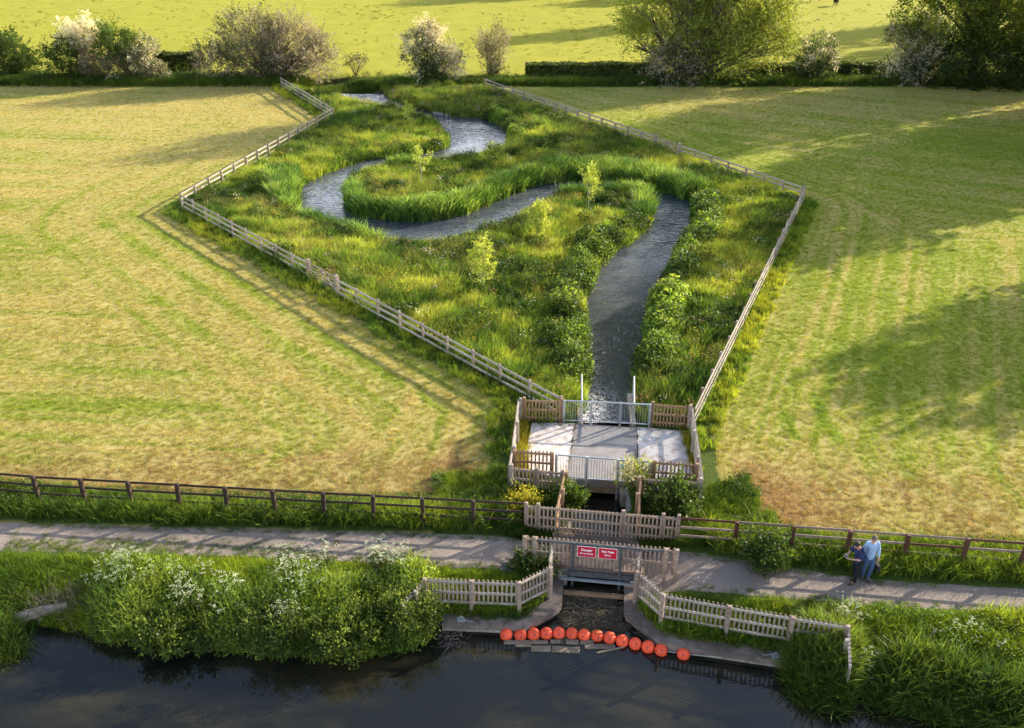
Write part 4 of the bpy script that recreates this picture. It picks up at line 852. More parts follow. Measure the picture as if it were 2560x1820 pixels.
scatter('seeding_grass', 'seed', P, rng.uniform(.7, 1.15, len(P)), pal(P, [(.17, .24, .04), (.32, .36, .08), (.30, .28, .13)], 2), 'taller seeding grass stems in drifts across the wet meadow')
P = keep(rnd(14000, -25, 21, 34.7, 101), lambda e: e < -.2); v_ = fbm(P[:, 0]*.6, P[:, 1]*.6, 79, 3); P = P[v_ > .52]
scatter('meadow_herbs', 'herb', P, rng.uniform(.5, .9, len(P))+3.5*(v_[v_ > .52]-.52), pal(P, [(.04, .08, .014), (.08, .13, .02)], 3), 'low leafy herbs in dark patches through the wet meadow', 'herbs')
P = keep(rnd(4200, -25, 21, 34.7, 101), lambda e: e < -.3); fc = np.array([(.85, .80, .7), (.75, .60, .05), (.75, .60, .05), (.45, .16, .16)])[rng.integers(0, 4, len(P))]
scatter('meadow_flowers', 'flower', P, rng.uniform(.6, 1.1, len(P)), fc, 'scattered white, yellow and pink wild flowers in the wet meadow', 'flowers')
def along(pl_, z, n, w_, off=0):
    Q = GP(pl_, z); seg = np.hypot(*(Q[1:]-Q[:-1]).T); cs = np.r_[0, np.cumsum(seg)]; d = rng.uniform(0, cs[-1], n); i = np.clip(np.searchsorted(cs, d)-1, 0, len(seg)-1); t = ((d-cs[i])/seg[i])[:, None]
    P = Q[i]*(1-t)+Q[i+1]*t; g = (Q[i+1]-Q[i])/seg[i][:, None]; return P+np.c_[-g[:, 1], g[:, 0]]*(rng.uniform(-w_, w_, n)[:, None]+off)
RD = [([(772,425),(774,462),(790,482),(884,486),(954,484),(1025,473),(1095,446),(1160,418),(1218,400)], 1500, .75),
      ([(1218,398),(1290,392),(1369,396),(1422,404),(1492,420),(1542,440)], 1500, .95), ([(628,400),(640,440),(668,470)], 420, .9), ([(690,492),(740,508),(800,528),(845,545)], 380, .5),
      ([(1205,436),(1250,444),(1300,440)], 330, .6), ([(1345,438),(1400,432),(1440,436),(1456,470),(1448,498)], 620, .75), ([(870,375),(900,382),(930,380)], 60, .3)]
P = np.vstack([keep(along(p, ZW+.1, n*3//2, w_*1.25), None, .08) for p, n, w_ in RD])
scatter('bank_reeds', 'reed', P, rng.uniform(.55, 1.15, len(P)), pal(P, [(.05, .12, .025), (.12, .24, .045), (.28, .40, .10)], 5, .9, .35), 'tall arching green reeds lining the bends of the stream', 'reeds')
HB = [([(1446,498),(1418,524),(1370,550),(1328,588),(1302,630),(1290,670),(1290,720),(1292,770),(1300,820),(1296,860)], 1500, .95, 1.25), ([(1556,445),(1558,490),(1552,528),(1512,562),(1480,620),(1462,660),(1450,700),(1448,760),(1436,790),(1420,850)], 1900, 1.0, 1.3),
      ([(1080,262),(1128,282),(1142,306),(1136,330)], 380, .8, .9), ([(1010,540),(1060,528),(1110,508)], 190, .5, .8), ([(700,400),(761,382),(814,362),(884,348),(985,335),(1005,320),(985,290),(940,268)], 700, .7, .75),
      ([(872,232),(960,248),(1070,258)], 260, .7, .8), ([(780,412),(814,398),(880,378)], 160, .5, .7), ([(985,545),(1000,542)], 30, .2, .8), ([(650,480),(720,515),(830,550)], 420, .7, .75), ([(860,194),(960,200),(1100,196)], 260, .8, .8)]
PP = []; SS_ = []; TT = []
for p, n, w_, h_ in HB:
    q = keep(along(p, ZW+.1, n, w_*1.2), None, .12); PP.append(q); SS_.append(h_*(.45+.8*fbm(q[:, 0]*.7, q[:, 1]*.7, 83, 2))); TT.append(np.ones(len(q)))
    c_ = keep(along(p, ZW+.1, max(3, n//6), w_*1.1), None, .42); Rl = rng.uniform(.45, .85, len(c_)); Rl = np.minimum(Rl, height(c_[:, 0], c_[:, 1], True)[2]*1.0); Hl = rng.uniform(.7, 2.0, len(c_))*h_; tl = rng.uniform(.6, 1.1, len(c_))*(.75+.5*fbm(c_[:, 0]*.3, c_[:, 1]*.3, 84, 2))
    k_ = 16; ii = np.repeat(np.arange(len(c_)), k_); u = rng.uniform(0, 1, len(ii))**.5; a_ = rng.uniform(0, 6.283, len(ii)); q = c_[ii]+np.c_[np.cos(a_), np.sin(a_)]*(u*Rl[ii])[:, None]
    PP.append(q); SS_.append(Hl[ii]*np.sqrt(1.02-u*u)+.15); TT.append(tl[ii])
P = np.vstack(PP); scatter('bank_herbs', 'herb', P, np.concatenate(SS_), np.concatenate(TT)[:, None]*pal(P, [(.045, .09, .016), (.10, .18, .026), (.17, .28, .04), (.26, .36, .06)], 6, .8, .3), 'bushy bright green herbs crowding the stream banks', 'herbs')
# verges
P = keep(rnd(52000, -27, 23, 30, 103.5), lambda e: (e > 0) & (e < 2.3), .1, .3); e_ = dist_poly(P[:, 0], P[:, 1], ENC); P = P[e_ < np.where((P[:, 0] < 1) & (P[:, 1] < 63), .75+.9*fbm(P[:, 0]*.6, P[:, 1]*.6, 98, 3), 1.1)]
P = P[(P[:, 1] > 32)]; scatter('fence_verge_grass', 'verge', P, rng.uniform(.5, 1.2, len(P)), pal(P, [(.08, .16, .02), (.17, .26, .03), (.30, .36, .04)], 7), 'unmown strip of long grass along the outside of the meadow fences')
n = 30000; P = rnd(n, -26, 30, 22, 33); e = dist_poly(P[:, 0], P[:, 1], PATH); fl = np.interp(P[:, 0], [-26, -17.2, .47, 5.8, 16.4, 30], [29.8, 28.95, 27.4, 26.5, 25.2, 23.7])
k = (e > .30+.25*fbm(P[:, 0]*1.3, P[:, 1]*1.3, 12, 2)) & (P[:, 1] > fl-3) & (P[:, 1] < fl+.9+.5*(fbm(P[:, 0]*.4, P[:, 0]*0, 91, 2)-.5)) & (height(P[:, 0], P[:, 1], True)[1] > 3.4) | (np.hypot((P[:, 0]+1.2)/2.2, (P[:, 1]-29.5)/1.9) < .35+1.1*fbm(P[:, 0]*.9, P[:, 1]*.9, 94, 3)) & (P[:, 0] < -.1) | (np.hypot((P[:, 0]-8.1)/1.35, (P[:, 1]-28.4)/2.1) < .35+1.1*fbm(P[:, 0]*.9, P[:, 1]*.9, 92, 3)) & (P[:, 0] > 7.15)
P = keep(P[k], None, .1, .02); P = P[~((np.abs(P[:, 0]-2.9) < 2.4) & (P[:, 1] < 27.5))]
P0 = P; scatter('path_verge_grass', 'verge', P, rng.uniform(.95, 1.8, len(P))*np.where((P[:, 0] > 7) & (P[:, 1] > 27.3) | (P[:, 0] < 0) & (P[:, 1] > 28.5), .55, 1), pal(P, [(.06, .12, .018), (.11, .19, .022), (.20, .28, .035)], 8), 'long rank grass between the dark fences and the gravel path')
P = P0[(fbm(P0[:, 0]*.6, P0[:, 1]*.6, 93, 3) > .53) & (rng.uniform(size=len(P0)) < .35)]; scatter('path_verge_herbs', 'herb', P, rng.uniform(.6, 1.15, len(P)), pal(P, [(.04, .08, .014), (.09, .15, .02)], 9), 'leafy weeds among the grass under the dark fences', 'weeds')
P = rnd(9000, -.1, 7, 26.5, 30.3); P = keep(P, None, .1, .05); P = P[dist_poly(P[:, 0], P[:, 1], CH) > .3]
scatter('inner_bank_grass', 'verge', P, rng.uniform(.5, .95, len(P)), pal(P, [(.05, .10, .015), (.10, .16, .02)], 10), 'grass filling the ground between platform and bridge fences')
P = rnd(2600, .1, 7.3, 30.7, 34.8); k = (P[:, 0] < .62-.0*P[:, 1]) | (P[:, 0] > 7.05); scatter('platform_edge_grass', 'verge', P[k], rng.uniform(.5, .9, k.sum()), pal(P[k], [(.16, .18, .02), (.26, .26, .03)], 11), 'yellowish grass tufts along the side edges of the slab')
# canal bank
P = rnd(60000, -24, 26, 18.5, 27.5); z, sc, ss, pd, sil = height(P[:, 0], P[:, 1], True)
k = (sc > .12) & (sc < 5) & (pd > .05+.3*fbm(P[:, 0]*1.3, P[:, 1]*1.3, 13, 2)) & (P[:, 1] < np.interp(P[:, 0], [-26, 0, 17, 30], [28.2, 26.2, 24.2, 22.8]))
onw = (dist_poly(P[:, 0], P[:, 1], wingL, False) < .62) | (dist_poly(P[:, 0], P[:, 1], wingR, False) < .58)
k &= ~onw & ~((np.abs(P[:, 0]-2.9) < 1.35) & (P[:, 1] > 23.5)); P = P[k]; BK = P; SCB = sc[k]; PDB = pd[k]
scatter('canal_bank_grass', 'verge', P, rng.uniform(.6, 1.25, len(P))*np.interp(PDB, [0, 1], [.55, 1]), pal(P, [(.07, .14, .015), (.12, .21, .018), (.20, .29, .022)], 12), 'bright sunlit grass on the bank between path and canal')
P = BK[(BK[:, 0] < -2.9) & (SCB < 2.2+.9*(fbm(BK[:, 0]*.5, BK[:, 1]*0, 95, 2)-.4)*2) & (rng.uniform(size=len(BK)) < .55)]; P = P[(P[:, 0] > -13.2)]
scatter('bank_undergrowth', 'dock', P, rng.uniform(.75, 1.5, len(P))*(.5+fbm(P[:, 0]*.45, P[:, 1]*.45, 96, 2)), pal(P, [(.05, .10, .018), (.10, .18, .03), (.19, .27, .05)], 13, .7, .3), 'dense dark leafy undergrowth overhanging the left canal bank', 'undergrowth')
def patch(polys, n, z=-.2):
    out = []
    for p in polys:
        Q = GP(p, z); q = rnd(n, Q[:, 0].min(), Q[:, 0].max(), Q[:, 1].min(), Q[:, 1].max()); out.append(q[dist_poly(q[:, 0], q[:, 1], Q) < 0])
    return np.vstack(out)
P = patch([[(200,1330),(240,1270),(310,1255),(350,1290),(340,1340),(260,1360)], [(380,1320),(480,1300),(560,1350),(530,1400),(400,1390)], [(600,1310),(650,1262),(740,1275),(720,1340),(640,1380)], [(780,1270),(930,1265),(900,1310)], [(1840,1395),(1870,1372),(1915,1385),(1910,1420)], [(1895,1470),(1960,1465),(1965,1520),(1900,1515)], [(2060,1420),(2180,1430),(2220,1475),(2090,1470)], [(620,1400),(660,1395),(660,1420)]], 52)
P = P[(P[:, 0] < 5) | (rng.uniform(size=len(P)) < .45)]; scatter('cow_parsley', 'umbel', P, rng.uniform(.75, 1.3, len(P))*np.where(P[:, 0] > 5, .62, 1), pal(P, [(.055, .08, .022), (.062, .085, .024)], 14, .3, .02), 'white flowering cow parsley scattered along the canal bank', 'cow parsley')
P = patch([[(1762,1480),(1790,1420),(1880,1440),(1900,1500),(1880,1570),(1800,1565)], [(1940,1500),(2040,1480),(2284,1560),(2284,1640),(2060,1590),(1960,1570)], [(-60,1400),(20,1395),(40,1440),(0,1465),(-60,1460)]], 1000, -.5)
scatter('water_edge_reeds', 'reed', P, rng.uniform(.6, 1.0, len(P)), pal(P, [(.05, .10, .02), (.10, .17, .03), (.20, .28, .06)], 15, .5), 'dark arching reeds at the canal edge on the right and far left', 'reeds', .25)
P = BK[(BK[:, 0] > 9.6) & (SCB < 3.4) & (rng.uniform(size=len(BK)) < .2)]; scatter('right_bank_herbs', 'herb', P, rng.uniform(.5, 1.0, len(P)), pal(P, [(.05, .11, .015), (.10, .18, .02)], 16), 'leafy herbs mixed in the grass on the right canal bank', 'herbs')
P = rnd(1800, -1.8, .8, 22.9, 24.2); P = np.vstack([P, rnd(2600, 4.3, 9.6, 21.6, 23.6)]); k = (height(P[:, 0], P[:, 1], True)[1] > .38) & (rng.uniform(size=len(P)) < .35); scatter('wall_top_weeds', 'herb', P[k], rng.uniform(.3, .55, k.sum()), pal(P[k], [(.05, .10, .02), (.13, .18, .03)], 17), 'small weeds creeping over the inlet wall cappings', 'weeds')
# far edge of the hay fields
P = rnd(16000, -62, 62, 102.2, 106.6); k = P[:, 1] > 102.9+.8*(fbm(P[:, 0]*.15, P[:, 0]*0, 97, 3)-.5); scatter('far_verge_grass', 'meadow', P[k], rng.uniform(.9, 1.7, k.sum()), pal(P[k], [(.04, .08, .012), (.07, .13, .016), (.10, .16, .02)], 18), 'rough dark grass strip at the foot of the far hedge line')
P = np.vstack([rnd(420, -60, -19, 103.6, 106.6), rnd(300, -22, 6, 104.6, 107.6), rnd(420, 6, 62, 104, 106.4)]); scatter('hedge_undergrowth', 'herb', P, rng.uniform(1.0, 2.6, len(P))*np.where((P[:, 0] > -22) & (P[:, 0] < 6), .6, 1), pal(P, [(.025, .05, .012), (.05, .09, .016), (.09, .13, .02)], 21, .4), 'dark scrubby undergrowth between the bushes of the far hedge line', 'undergrowth')
# hay
P = rnd(540000, -57, 57, 26, 103.2); P = P[(rng.uniform(size=len(P)) < np.interp(P[:, 1], [26, 42, 75, 103], [1, .85, .42, .32])) & (np.abs(P[:, 0]) < P[:, 1]*.56+3)]; e = dist_poly(P[:, 0], P[:, 1], ENC); z, sc, ss, pd, sil = height(P[:, 0], P[:, 1], True)
k = (e > .85) & (pd > 1.9) & (sc > 4.5) & ~((P[:, 0] > -.5) & (P[:, 0] < 7.4) & (P[:, 1] < 36)) & (np.abs(P[:, 0]) < P[:, 1]*.56+3); P, e, pd = P[k], e[k], pd[k]
sv = straw_of(P[:, 0], P[:, 1], e, pd)+rng.normal(0, .07, len(P)); bv = brown_of(P[:, 0], P[:, 1], e)+rng.normal(0, .05, len(P))
t = np.clip((sv-np.where(P[:, 0] < 3, .20, .24))/.56, 0, 1)[:, None]; c = np.array([(.21, .30, .022)])*(1-t)+np.array([(.44, .385, .155)])*t; tb = np.clip((bv-.16)/.2, 0, .85)[:, None]; c = c*(1-tb)+np.array([(.31, .215, .12)])*tb
c *= 1+rng.normal(0, .15, (len(P), 1)); hs = rng.uniform(.5, 1.05, len(P)); scatter('cut_hay', 'hay', P, hs, np.clip(c, .01, 1), 'freshly cut hay and stubble lying in swaths over both fields', 'hay', .1, 0)
P = rnd(5200, -100, 100, 108, 185); P = P[(fbm(P[:, 0]*.2, P[:, 1]*.2, 99, 3) > .5)]; scatter('pasture_tufts', 'hay', P, rng.uniform(1, 2.6, len(P)), pal(P, [(.10, .15, .012), (.17, .20, .015)], 19), 'small dark grass tufts dotted over the bright pasture', 'grass', .1, 0)
P = rnd(14000, -17.5, 14, 23.4, 28); z, sc, ss, pd, sil = height(P[:, 0], P[:, 1], True); mid_ = np.interp(P[:, 0], [-60, -18, -10, -4, 0, 40], [1, 1, .9, .25, 0, 0]); pc = P[:, 1]-np.interp(P[:, 0], [-40, 0, 17], [27.5, 26., 23.7])
k = (pd < 0) & (rng.uniform(size=len(P)) < mid_*np.exp(-((pc+.15)/.4)**2)*(fbm(P[:, 0]*.5, P[:, 1]*1.5, 55, 3) > .42)) | (np.abs(pd) < .28) & (rng.uniform(size=len(P)) < .5) & (np.abs(P[:, 0]-2.9) > 2.6); scatter('path_grass', 'hay', P[k], rng.uniform(.5, 1.0, k.sum()), pal(P[k], [(.06, .12, .02), (.13, .19, .03)], 20), 'worn grass crown along the middle and edges of the gravel path', 'grass', .1, 0)
a_ = [lerp((2.66, 34.5), (2.06, 30.6), t) for t in rng.uniform(0, 1, 130)]+[lerp((5.24, 34.2), (4.78, 30.3), t) for t in rng.uniform(0, 1, 80)]+[lerp((.9, 34.55), (7.1, 33.95), t) for t in rng.uniform(0, 1, 110)]+[(1.3+rng.normal(0, .35), 32.3+rng.normal(0, .3)) for _ in range(60)]+[(rng.uniform(.8, 7), rng.uniform(30.6, 34.3)) for _ in range(26)]
P = np.array(a_)+rng.normal(0, .045, (len(a_), 2)); P = np.c_[P, np.full(len(P), .012)]; scatter('slab_litter', 'hay', P, rng.uniform(.12, .42, len(P)), np.array([(.16, .12, .07), (.10, .09, .04), (.20, .15, .09)])[rng.integers(0, 3, len(P))], 'soil and dead leaves gathered along the joints of the concrete slabs', 'litter', .05)
# silt litter
P = rnd(500, 1.75, 3.7, 23.3, 24.6); z, sc, ss, pd, sil = height(P[:, 0], P[:, 1], True); P = P[sil][:150]; m = MB()
for q in P:
    a_ = random.uniform(0, 3.14); l = random.uniform(.02, .16)*random.random()+.03; m.beam((q[0]-math.cos(a_)*l, q[1]-math.sin(a_)*l, ZC+.07), (q[0]+math.cos(a_)*l, q[1]+math.sin(a_)*l, ZC+.075), .009, .008)
tag(m.build('driftwood_litter', simple('brown_litter', (.08, .065, .045), (.30, .26, .20), 9, .9)), 'broken reed stems and sticks stranded on the silt under the bridge', 'debris', kind='stuff')

# ---------------------------------------------------------------- people and animals
def flesh(name, segs, mat, parent=None, vox=.012, rz=0, loc=(0, 0, 0), sm=3, balls=()):
    """one continuous skin grown over tapered limbs: segs = (p, q, r_p, r_q)"""
    m = MB()
    for p, q, ra, rb in segs:
        m.tube([p, q], [ra, rb], 12); m.ball(p, ra, 12, 8); m.ball(q, rb, 12, 8)
    for c, r_, sc in balls: m.ball(c, r_, 16, 12, 0, sc)
    o = m.build(name, mat); md = o.modifiers.new('r', 'REMESH'); md.mode = 'VOXEL'; md.voxel_size = vox; md.use_smooth_shade = True
    sd = o.modifiers.new('s', 'SMOOTH'); sd.iterations = sm; sd.factor = .5
    bpy.context.view_layer.update(); me = bpy.data.meshes.new_from_object(o.evaluated_get(bpy.context.evaluated_depsgraph_get()))
    me.transform(Matrix.Rotation(rz, 4, 'Z')); o.modifiers.clear(); o.data = me
    if parent is not None: o.parent = parent
    else: o.location = loc
    return o
def person(label, xy, rz, J, mats, sleeve, extra=None, watch=False):
    skin_m, hair_m, top_m, leg_m, shoe_m = mats; V_ = Vector; S = {k: V_(v) for k, v in J.items()}
    hd, nk = S['head'], S['neck']; fw = S['face'].normalized(); upv = (hd-nk).normalized()
    sg = [(nk, hd, .055, .06), (S['chest'], nk, .10, .06), (S['pelvis'], S['chest'], .125, .13)]; top = [(S['pelvis']+V_((0, 0, -.02)), S['chest'], .155, .155)]; leg = []; shoe = []
    for s_ in ('l', 'r'):
        sh, el, wr_, hp, kn, an, toe = (S[k+s_] for k in ('sh_', 'el_', 'wr_', 'hip_', 'kn_', 'an_', 'toe_'))
        sg += [(S['chest'], sh, .09, .06), (sh, el, .052, .042), (el, wr_, .042, .028), (S['pelvis'], hp, .10, .09), (hp, kn, .08, .055), (kn, an, .052, .036), (an, toe, .038, .028)]
        top += [(S['chest']+V_((0, 0, .03)), sh, .115, .068), (S['chest'], S['pelvis'], .15, .15)]
        top += [(sh, el, .076, .062)] + ([(el, wr_+(el-wr_)*.12, .058, .044)] if sleeve == 'long' else []) if sleeve == 'long' else [(sh, sh+(el-sh)*.72, .078, .068)]
        leg += [(S['pelvis'], hp, .135, .115), (hp, kn, .112, .080), (kn, an+(kn-an)*.08, .078, .062)]; shoe += [(an+V_((0, 0, -.03)), toe, .052, .043)]
        hdv = (wr_-el).normalized(); side = hdv.cross(V_(J['palm_'+s_])).normalized(); pn = V_(J['palm_'+s_]); pc_ = wr_+hdv*.05
        sg += [(wr_, wr_+hdv*.085+side*.022, .026, .020), (wr_, wr_+hdv*.085-side*.022, .026, .020)]
        for k, (o_, l_) in enumerate(((-.033, .058), (-.011, .072), (.011, .076), (.033, .068))):
            b_ = wr_+hdv*.085+side*o_; m_ = b_+hdv*l_*.5+pn*.012; e_ = m_+hdv*l_*.35+pn*.03; sg += [(b_, m_, .0105, .0095), (m_, e_, .0095, .008)]
        tb_ = wr_+hdv*.03+side*.032; sg += [(tb_, tb_+hdv*.035+side*.022+pn*.012, .012, .010), (tb_+hdv*.035+side*.022+pn*.012, tb_+hdv*.065+side*.02+pn*.03, .010, .008)]
    side = fw.cross(upv).normalized(); e1 = hd+upv*.03
    bl = [(e1, .098, (.84, .98, 1.2)), (e1+fw*.035-upv*.06, .066, (.9, 1, .9))]; sg += [(e1+fw*.095+upv*.0, e1+fw*.118-upv*.028, .010, .015)]
    for q in (-1, 1): bl.append((e1+side*.084*q-upv*.01, .022, (.5, 1, 1.4)))
    body = flesh('person', sg, skin_m, None, .0085, rz, (*xy, 0), 3, bl); tag(body, label, 'person')
    flesh('top', top, top_m, body, .014, rz); flesh('trousers', leg, leg_m, body, .014, rz); flesh('shoes', shoe, shoe_m, body, .011, rz)
    flesh('hair', [], hair_m, body, .010, rz, balls=[(e1+upv*.035-fw*.02, .099, (.90, .98, 1.02)), (e1-fw*.035, .093, (.88, .95, 1.0)), (e1+upv*.085+fw*.03, .06, (1.0, 1.0, .7))])
    m = MB()
    for q in (-1, 1): m.ball(e1+side*.034*q+fw*.088+upv*.012, .0115, 8, 6)
    eye = m.build('eyes', M['black']); eye.data.transform(Matrix.Rotation(rz, 4, 'Z')); eye.parent = body
    m = MB(); m.tube([e1+fw*.097-upv*.052+side*.022, e1+fw*.103-upv*.054, e1+fw*.097-upv*.052-side*.022], .006, 6); mo = m.build('mouth', simple('lip', (.30, .10, .08), (.36, .13, .1), 8)); mo.data.transform(Matrix.Rotation(rz, 4, 'Z')); mo.parent = body
    return body
skin_ = simple('skin', (.48, .27, .18), (.56, .33, .23), 5, .55, .35, bstr=.05); hairg = simple('greying_hair', (.10, .075, .055), (.20, .15, .11), 30, .8); hairb = simple('dark_hair', (.012, .009, .008), (.03, .02, .015), 30, .6)
shirt = simple('pale_blue_shirt', (.34, .50, .76), (.42, .58, .82), 3, .85, .2, bstr=.3, bdist=.02); navy = simple('navy_tshirt', (.015, .022, .065), (.028, .038, .10), 3, .85, .2, bstr=.3, bdist=.02)
jeans = simple('blue_jeans', (.035, .07, .15), (.07, .12, .23), 6, .85, .2, bstr=.3, bdist=.02); dark_t = simple('dark_trousers', (.010, .011, .015), (.02, .022, .028), 5, .85, .2, bstr=.3, bdist=.02)
shoe_b = simple('brown_shoe', (.06, .022, .016), (.10, .04, .03), 6, .5); shoe_k = simple('grey_shoe', (.04, .04, .05), (.09, .09, .1), 6, .6)
# man in pale blue: faces the camera, head bowed to the phone, left hand behind the other's back
pb = G(1929, 1290); pn_ = G(1906, 1297)
Jb = dict(pelvis=(0, 0, .93), chest=(.0, -.04, 1.32), neck=(-.01, -.07, 1.52), head=(-.03, -.13, 1.61), face=(-.28, -.80, -.50),
          sh_l=(-.155, -.03, 1.40), el_l=(-.235, .02, 1.14), wr_l=(-.25, -.06, .91), sh_r=(.16, -.03, 1.40), el_r=(.26, .02, 1.13), wr_r=(.265, -.07, .89),
          hip_l=(-.09, 0, .88), kn_l=(-.11, -.05, .49), an_l=(-.10, .02, .09), toe_l=(-.12, -.12, .045), hip_r=(.09, 0, .88), kn_r=(.10, -.09, .50), an_r=(.06, -.06, .09), toe_r=(.06, -.21, .045), palm_l=(1, 0, 0), palm_r=(-1, 0, 0))
person('person in a pale blue long-sleeved shirt and jeans, head bowed beside the other', pb, .0, Jb, (skin_, hairg, shirt, jeans, shoe_k), 'long').scale = (1.0, 1.0, 1.06)
Jn = dict(pelvis=(0, .02, .90), chest=(.0, -.05, 1.27), neck=(0, -.12, 1.46), head=(0, -.19, 1.54), face=(0, -.85, -.52),
          sh_l=(-.185, -.07, 1.37), el_l=(-.22, -.22, 1.12), wr_l=(-.10, -.44, 1.17), sh_r=(.185, -.07, 1.37), el_r=(.22, -.20, 1.11), wr_r=(.11, -.44, 1.13),
          hip_l=(-.09, .02, .86), kn_l=(-.10, -.01, .47), an_l=(-.09, .06, .09), toe_l=(-.09, -.10, .045), hip_r=(.09, .02, .86), kn_r=(.10, -.09, .48), an_r=(.10, -.12, .09), toe_r=(.10, -.31, .045), palm_l=(.6, -.1, .7), palm_r=(-.6, -.1, .7))
rn = -1.22
person('person in navy t-shirt and dark trousers looking down at a phone', pn_, rn, Jn, (skin_, hairb, navy, dark_t, shoe_b), 'short')
q = Matrix.Rotation(rn, 3, 'Z') @ Vector((0, -.56, 1.205)); m = MB(); m.box((pn_[0]+q.x, pn_[1]+q.y, q.z), (.15, .075, .012), rn, 0, .004, .5); ph = m.build('phone', M['black']); tag(ph, 'phone held out in both hands by the person in navy', 'phone')
m = MB(); m.box((pn_[0]+q.x, pn_[1]+q.y, q.z), (.158, .083, .009), rn, 0, .003, .5); c_ = m.build('case', M['white']); c_.parent = ph
bg_ = thing('shoulder_bag', (pb[0]+.27, pb[1]-.05, .62), 'black bag hanging from the hand of the person in pale blue', 'bag'); m = MB(); m.box((pb[0]+.27, pb[1]-.08, .55), (.13, .27, .22), .2, 0, .03); m.build('pouch', M['black'], bg_)
m = MB(); m.tube([(pb[0]+.27, pb[1]-.18, .65), (pb[0]+.28, pb[1]-.13, .78), (pb[0]+.28, pb[1]-.09, .81), (pb[0]+.28, pb[1]-.04, .78), (pb[0]+.27, pb[1]+.02, .65)], .010, 6); m.build('strap', M['rail_grey'], bg_)
cowm = simple('dark_hide', (.010, .008, .007), (.03, .024, .02), 4, .8)
def cow(label, xy, rz, s_=1.0):
    v = lambda x, y, z: Vector((x*s_, y*s_, z*s_))
    sg = [(v(-.7, 0, 1.05), v(.55, 0, 1.08), .34, .36), (v(.55, 0, 1.05), v(1.05, 0, 1.22), .27, .18), (v(1.05, 0, 1.2), v(1.42, 0, .95), .15, .09), (v(-.95, 0, 1.2), v(-1.02, 0, .5), .035, .03), (v(0, 0, .95), v(-.3, 0, .88), .3, .3)]
    for y in (-.2, .2):
        sg += [(v(.55, y, .95), v(.58, y, .5), .13, .07), (v(.58, y, .5), v(.55, y, .08), .06, .055), (v(-.75, y, 1.0), v(-.62, y, .65), .2, .12), (v(-.62, y, .65), v(-.88, y, .48), .11, .07), (v(-.88, y, .48), v(-.82, y, .08), .06, .055), (v(1.12, y*.7, 1.28), v(1.1, y*1.35, 1.27), .035, .05)]
    o = flesh('cow', sg, cowm, None, .04, rz, (*xy, 0), 2); tag(o, label, 'cow', 'dark cattle on the far pasture')
cow('dark cow walking on the far pasture, in the gap right of the willow', G(1864, 13), 1.1)
cow('dark cow cropped by the top edge of the photo, beside the willow', G(1815, 3.5), 3.0)
cow('dark cow cropped by the top edge of the photo, above the long tree shadows', G(1330, 2), .3)
def rook(label, xy):
    o = flesh('rook', [((-.14, 0, .17), (.10, 0, .22), .05, .07), ((.10, 0, .24), (.17, 0, .31), .045, .04), ((.18, 0, .31), (.26, 0, .29), .018, .006), ((-.14, 0, .17), (-.32, 0, .12), .045, .03), ((.02, .03, .15), (.02, .03, .0), .012, .01), ((.02, -.03, .15), (.02, -.03, .0), .012, .01)], cowm, None, .012, 2.4, (*xy, .02), 2); tag(o, label, 'bird', 'rooks on the pasture')
rook('black bird on the sunlit pasture strip between willow and dark tree', G(1824, 47))
rook('black bird on the shaded pasture beside the blossoming hawthorn', G(1977, 93.5))
#PART6

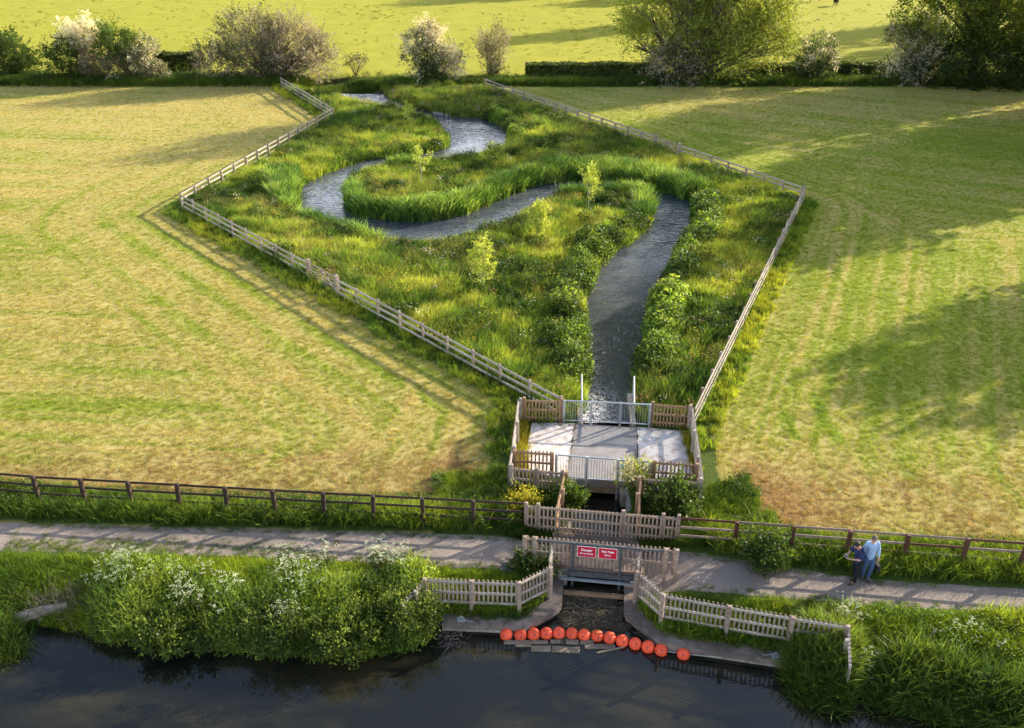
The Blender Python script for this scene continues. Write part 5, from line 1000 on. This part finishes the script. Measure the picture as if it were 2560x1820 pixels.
# ---------------------------------------------------------------- light, camera
SUN = Vector((.846, .533, math.tan(R(19.5)))).normalized(); 
w = bpy.data.worlds.new('World'); scene.world = w; w.use_nodes = True; nt = w.node_tree; nt.nodes.clear()
sky = nt.nodes.new('ShaderNodeTexSky'); sky.sky_type = 'NISHITA'; sky.sun_disc = False; sky.sun_elevation = R(19.5); sky.sun_rotation = math.atan2(.846, .533); sky.air_density = 1.0; sky.dust_density = 2.0
bg = nt.nodes.new('ShaderNodeBackground'); bg.inputs[1].default_value = .12; ow = nt.nodes.new('ShaderNodeOutputWorld')
tc = nt.nodes.new('ShaderNodeTexCoord'); mp = nt.nodes.new('ShaderNodeMapping'); mp.inputs['Scale'].default_value = (1, 1, 2.6); nt.links.new(tc.outputs['Generated'], mp.inputs[0])
cn = nt.nodes.new('ShaderNodeTexNoise'); cn.inputs['Scale'].default_value = 2.3; cn.inputs['Detail'].default_value = 5; nt.links.new(mp.outputs[0], cn.inputs['Vector'])
sx = nt.nodes.new('ShaderNodeSeparateXYZ'); nt.links.new(tc.outputs['Generated'], sx.inputs[0])
band = ramp(nt, sx.outputs[2], [(.0, (1, 1, 1)), (.28, (.8, .8, .8)), (.6, (0, 0, 0))])  # unseen bright cloud band, added so the stream mirrors a brighter sky
cl_ = mixc(nt, 1.0, ramp(nt, cn.outputs[0], [(.36, (0, 0, 0)), (.58, (1, 1, 1))]), band, 'MULTIPLY')
nt.links.new(mixc(nt, cl_, sky.outputs[0], (9.5, 9.8, 10.8, 1)), bg.inputs[0]); nt.links.new(bg.outputs[0], ow.inputs[0])
sl = bpy.data.lights.new('sun', 'SUN'); sl.energy = 5.0; sl.angle = R(.53); sl.color = (1.0, .87, .68)
so = bpy.data.objects.new('sun', sl); COL.objects.link(so); so.rotation_euler = SUN.to_track_quat('Z', 'Y').to_euler(); so.location = (60, 30, 40)
cam = bpy.data.cameras.new('camera'); co = bpy.data.objects.new('camera', cam); COL.objects.link(co); scene.camera = co
cam.sensor_width = 36; cam.lens = FPX/2560*36; cam.clip_start = .5; cam.clip_end = 6000
co.location = (0, 0, HC); co.rotation_euler = (math.pi/2-TH, 0, 0)
scene.view_settings.view_transform = 'Standard'; scene.view_settings.look = 'None'; scene.view_settings.gamma = 1; scene.view_settings.exposure = 1.45
scene.cycles.max_bounces = 6; scene.cycles.transmission_bounces = 3; scene.cycles.diffuse_bounces = 3; scene.cycles.glossy_bounces = 2; scene.cycles.transparent_max_bounces = 4
scene.cycles.use_adaptive_sampling = True; scene.cycles.adaptive_threshold = .03
scene.cycles.use_denoising = True
